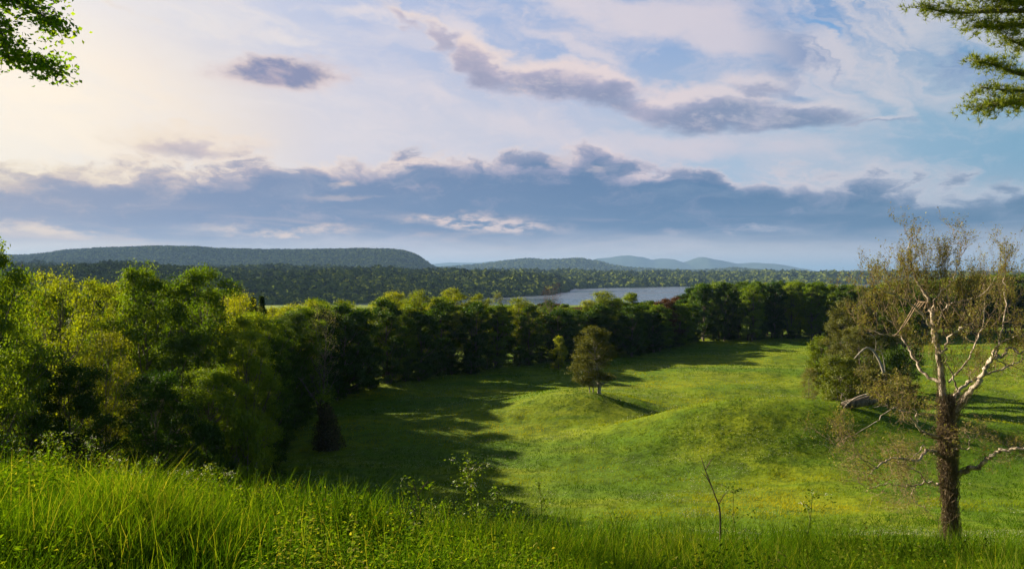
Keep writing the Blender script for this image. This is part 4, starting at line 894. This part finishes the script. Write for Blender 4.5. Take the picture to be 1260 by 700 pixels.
# lone lens-shaped cloud with a flat dark base
ly = pa(352, 106)[1]
nl = g.noise(g.v('MULTIPLY', P, (1, 3, 1)), 22, 6, .6)
Ln = g.m('ADD', blob(350, 96, 112, 30, 2, 1.15, PS), g.m('MULTIPLY_ADD', nz, 1.2, -.65))
Ln = g.m('MULTIPLY', Ln, g.rng(g.m('ADD', el, g.m('MULTIPLY_ADD', nl, .016, -.008)), ly - .018, ly + .012))
lc = g.mix(g.rng(g.m('ADD', Ln, g.m('MULTIPLY_ADD', nz, .8, -.4)), .15, .95), srgb(240, 212, 200), srgb(142, 146, 178)); lc = g.mix(g.m('MULTIPLY', g.rng(puff0, .48, .66), .5), lc, srgb(226, 200, 200)); c = g.mix(g.rng(Ln, .0, .85), c, lc)
# the long cloud bank: billowing sunlit tops, blue-grey body, pale streaked foot
top = g.ramp(azn, [(azr(px_), (pa(px_, py_)[1] * 3,) * 3) for px_, py_ in [(0, 190), (170, 190), (330, 196), (450, 192), (560, 190), (640, 182), (735, 182), (800, 196), (900, 205), (1060, 212), (1260, 224)]])
top = g.m('DIVIDE', top, 3.)
puff = g.noise(g.v('MULTIPLY', PS, (1, 1.5, 1)), 13, 8, .60, .25); big = g.noise(g.v('MULTIPLY', P, (1, 1.6, 1)), 4.5, 3, .5)
dt = g.m('ADD', g.m('SUBTRACT', top, el), g.m('ADD', g.m('MULTIPLY_ADD', puff, .12, -.06), g.m('MULTIPLY_ADD', big, .05, -.025)))
fib = g.noise(g.v('MULTIPLY', PS, (1, 5, 1)), 6, 8, .62, .5)
body = g.mix(g.rng(g.m('ADD', dt, g.m('MULTIPLY_ADD', fib, .05, -.025)), .0, .026), rim, mid_)
body = g.mix(g.rng(g.m('ADD', dt, g.m('MULTIPLY_ADD', fib, .10, -.05)), .0, .044), body, deep)
lump = g.noise(g.v('MULTIPLY', PS, (1, 2.4, 1)), 9, 9, .70, .4); body = g.mix(g.m('MULTIPLY', g.rng(lump, .50, .70), .4), body, mid_)
warmlow = g.ramp(azn, [(azr(0), srgb(184, 176, 190)), (azr(600), srgb(150, 164, 190)), (azr(1260), srgb(120, 148, 176))])
body = g.mix(g.m('MULTIPLY', g.rng(fib, .52, .74), .4), body, warmlow)
foot = g.rng(g.m('ADD', el, g.m('MULTIPLY_ADD', g.noise(g.v('MULTIPLY', P, (1, 7, 1)), 5, 7, .6, .4), .05, -.025)), .018, .066)
ba = g.m('MULTIPLY', g.rng(dt, -.004, .014), foot)
c = g.mix(g.m('MULTIPLY', ba, .95), c, body)
# paler and peach streaks under and through the bank
stk = g.rng(g.noise(g.mapping(P, sc=(1, 9, 1)), 4.2, 8, .62, .5), .50, .68)
lowband = g.m('MULTIPLY', g.rng(el, .005, .03), g.rng(el, .095, .05))
peach = g.ramp(azn, [(azr(0), srgb(246, 214, 192)), (azr(550), srgb(226, 200, 194)), (azr(900), srgb(176, 180, 200)), (azr(1260), srgb(144, 164, 188))])
c = g.mix(g.m('MULTIPLY', g.m('MULTIPLY', stk, lowband), .55), c, peach)
pp = vmax([blob(*b_, PS) for b_ in [(590, 275, 115, 13, -3, 1.5), (350, 284, 120, 8, 0, 1.1), (900, 286, 90, 6, 0, .9), (60, 286, 90, 9, 0, 1.), (735, 206, 30, 6, 0, .5), (415, 222, 24, 7, 0, .7), (420, 240, 60, 5, 0, .35), (690, 200, 24, 12, 0, .9), (735, 203, 20, 5, 0, .9)]])
c = g.mix(g.m('MULTIPLY', pp, g.rng(nl, .38, .58)), c, g.mix(.35, peach, rim))
# fades into the plain atmospheric sky away from the sunset
front = g.m('MULTIPLY', g.rng(g.m('ABSOLUTE', az), 1.25, .8), g.rng(el, .62, .42))
nish = g.v('MULTIPLY', sky.outputs[0], (NISH, NISH, NISH))
clouds = g.v('MULTIPLY', c, tuple(q * 10 * SKYG for q in (1, 1, 1)))
nt.links.new(g.mix(front, nish, clouds), bg.inputs[0])
w.cycles.sampling_method = 'MANUAL'; w.cycles.sample_map_resolution = 512

sun = bpy.data.lights.new('sun', 'SUN'); sun.energy = 5.0; sun.angle = math.radians(.6); sun.color = (1., .84, .58)
so = bpy.data.objects.new('sun', sun); COL.objects.link(so)
from mathutils import Vector
sd = Vector((math.sin(SUN_AZ) * math.cos(SUN_EL), math.cos(SUN_AZ) * math.cos(SUN_EL), math.sin(SUN_EL)))
so.rotation_euler = sd.to_track_quat('Z', 'Y').to_euler(); so.location = (0, 0, 40)

cam = bpy.data.cameras.new('camera'); co = bpy.data.objects.new('camera', cam); COL.objects.link(co)
cam.sensor_width = 36; cam.lens = 36 * F / 1260; cam.clip_start = .1; cam.clip_end = 200000
co.location = (0, 0, 0); co.rotation_euler = (math.radians(90), 0, 0); cam.shift_y = -(350 - HY) / 1260
S.camera = co
S.view_settings.view_transform = 'Standard'; S.view_settings.look = 'None'; S.view_settings.exposure = EXPO; S.view_settings.gamma = 1
S.render.engine = 'CYCLES'; cy = S.cycles; cy.max_bounces = 6; cy.diffuse_bounces = 3; cy.glossy_bounces = 2; cy.transmission_bounces = 3; cy.volume_bounces = 0; cy.transparent_max_bounces = 8
cy.use_denoising = True; cy.use_adaptive_sampling = True; cy.adaptive_threshold = .015
cy.caustics_reflective = False; cy.caustics_refractive = False
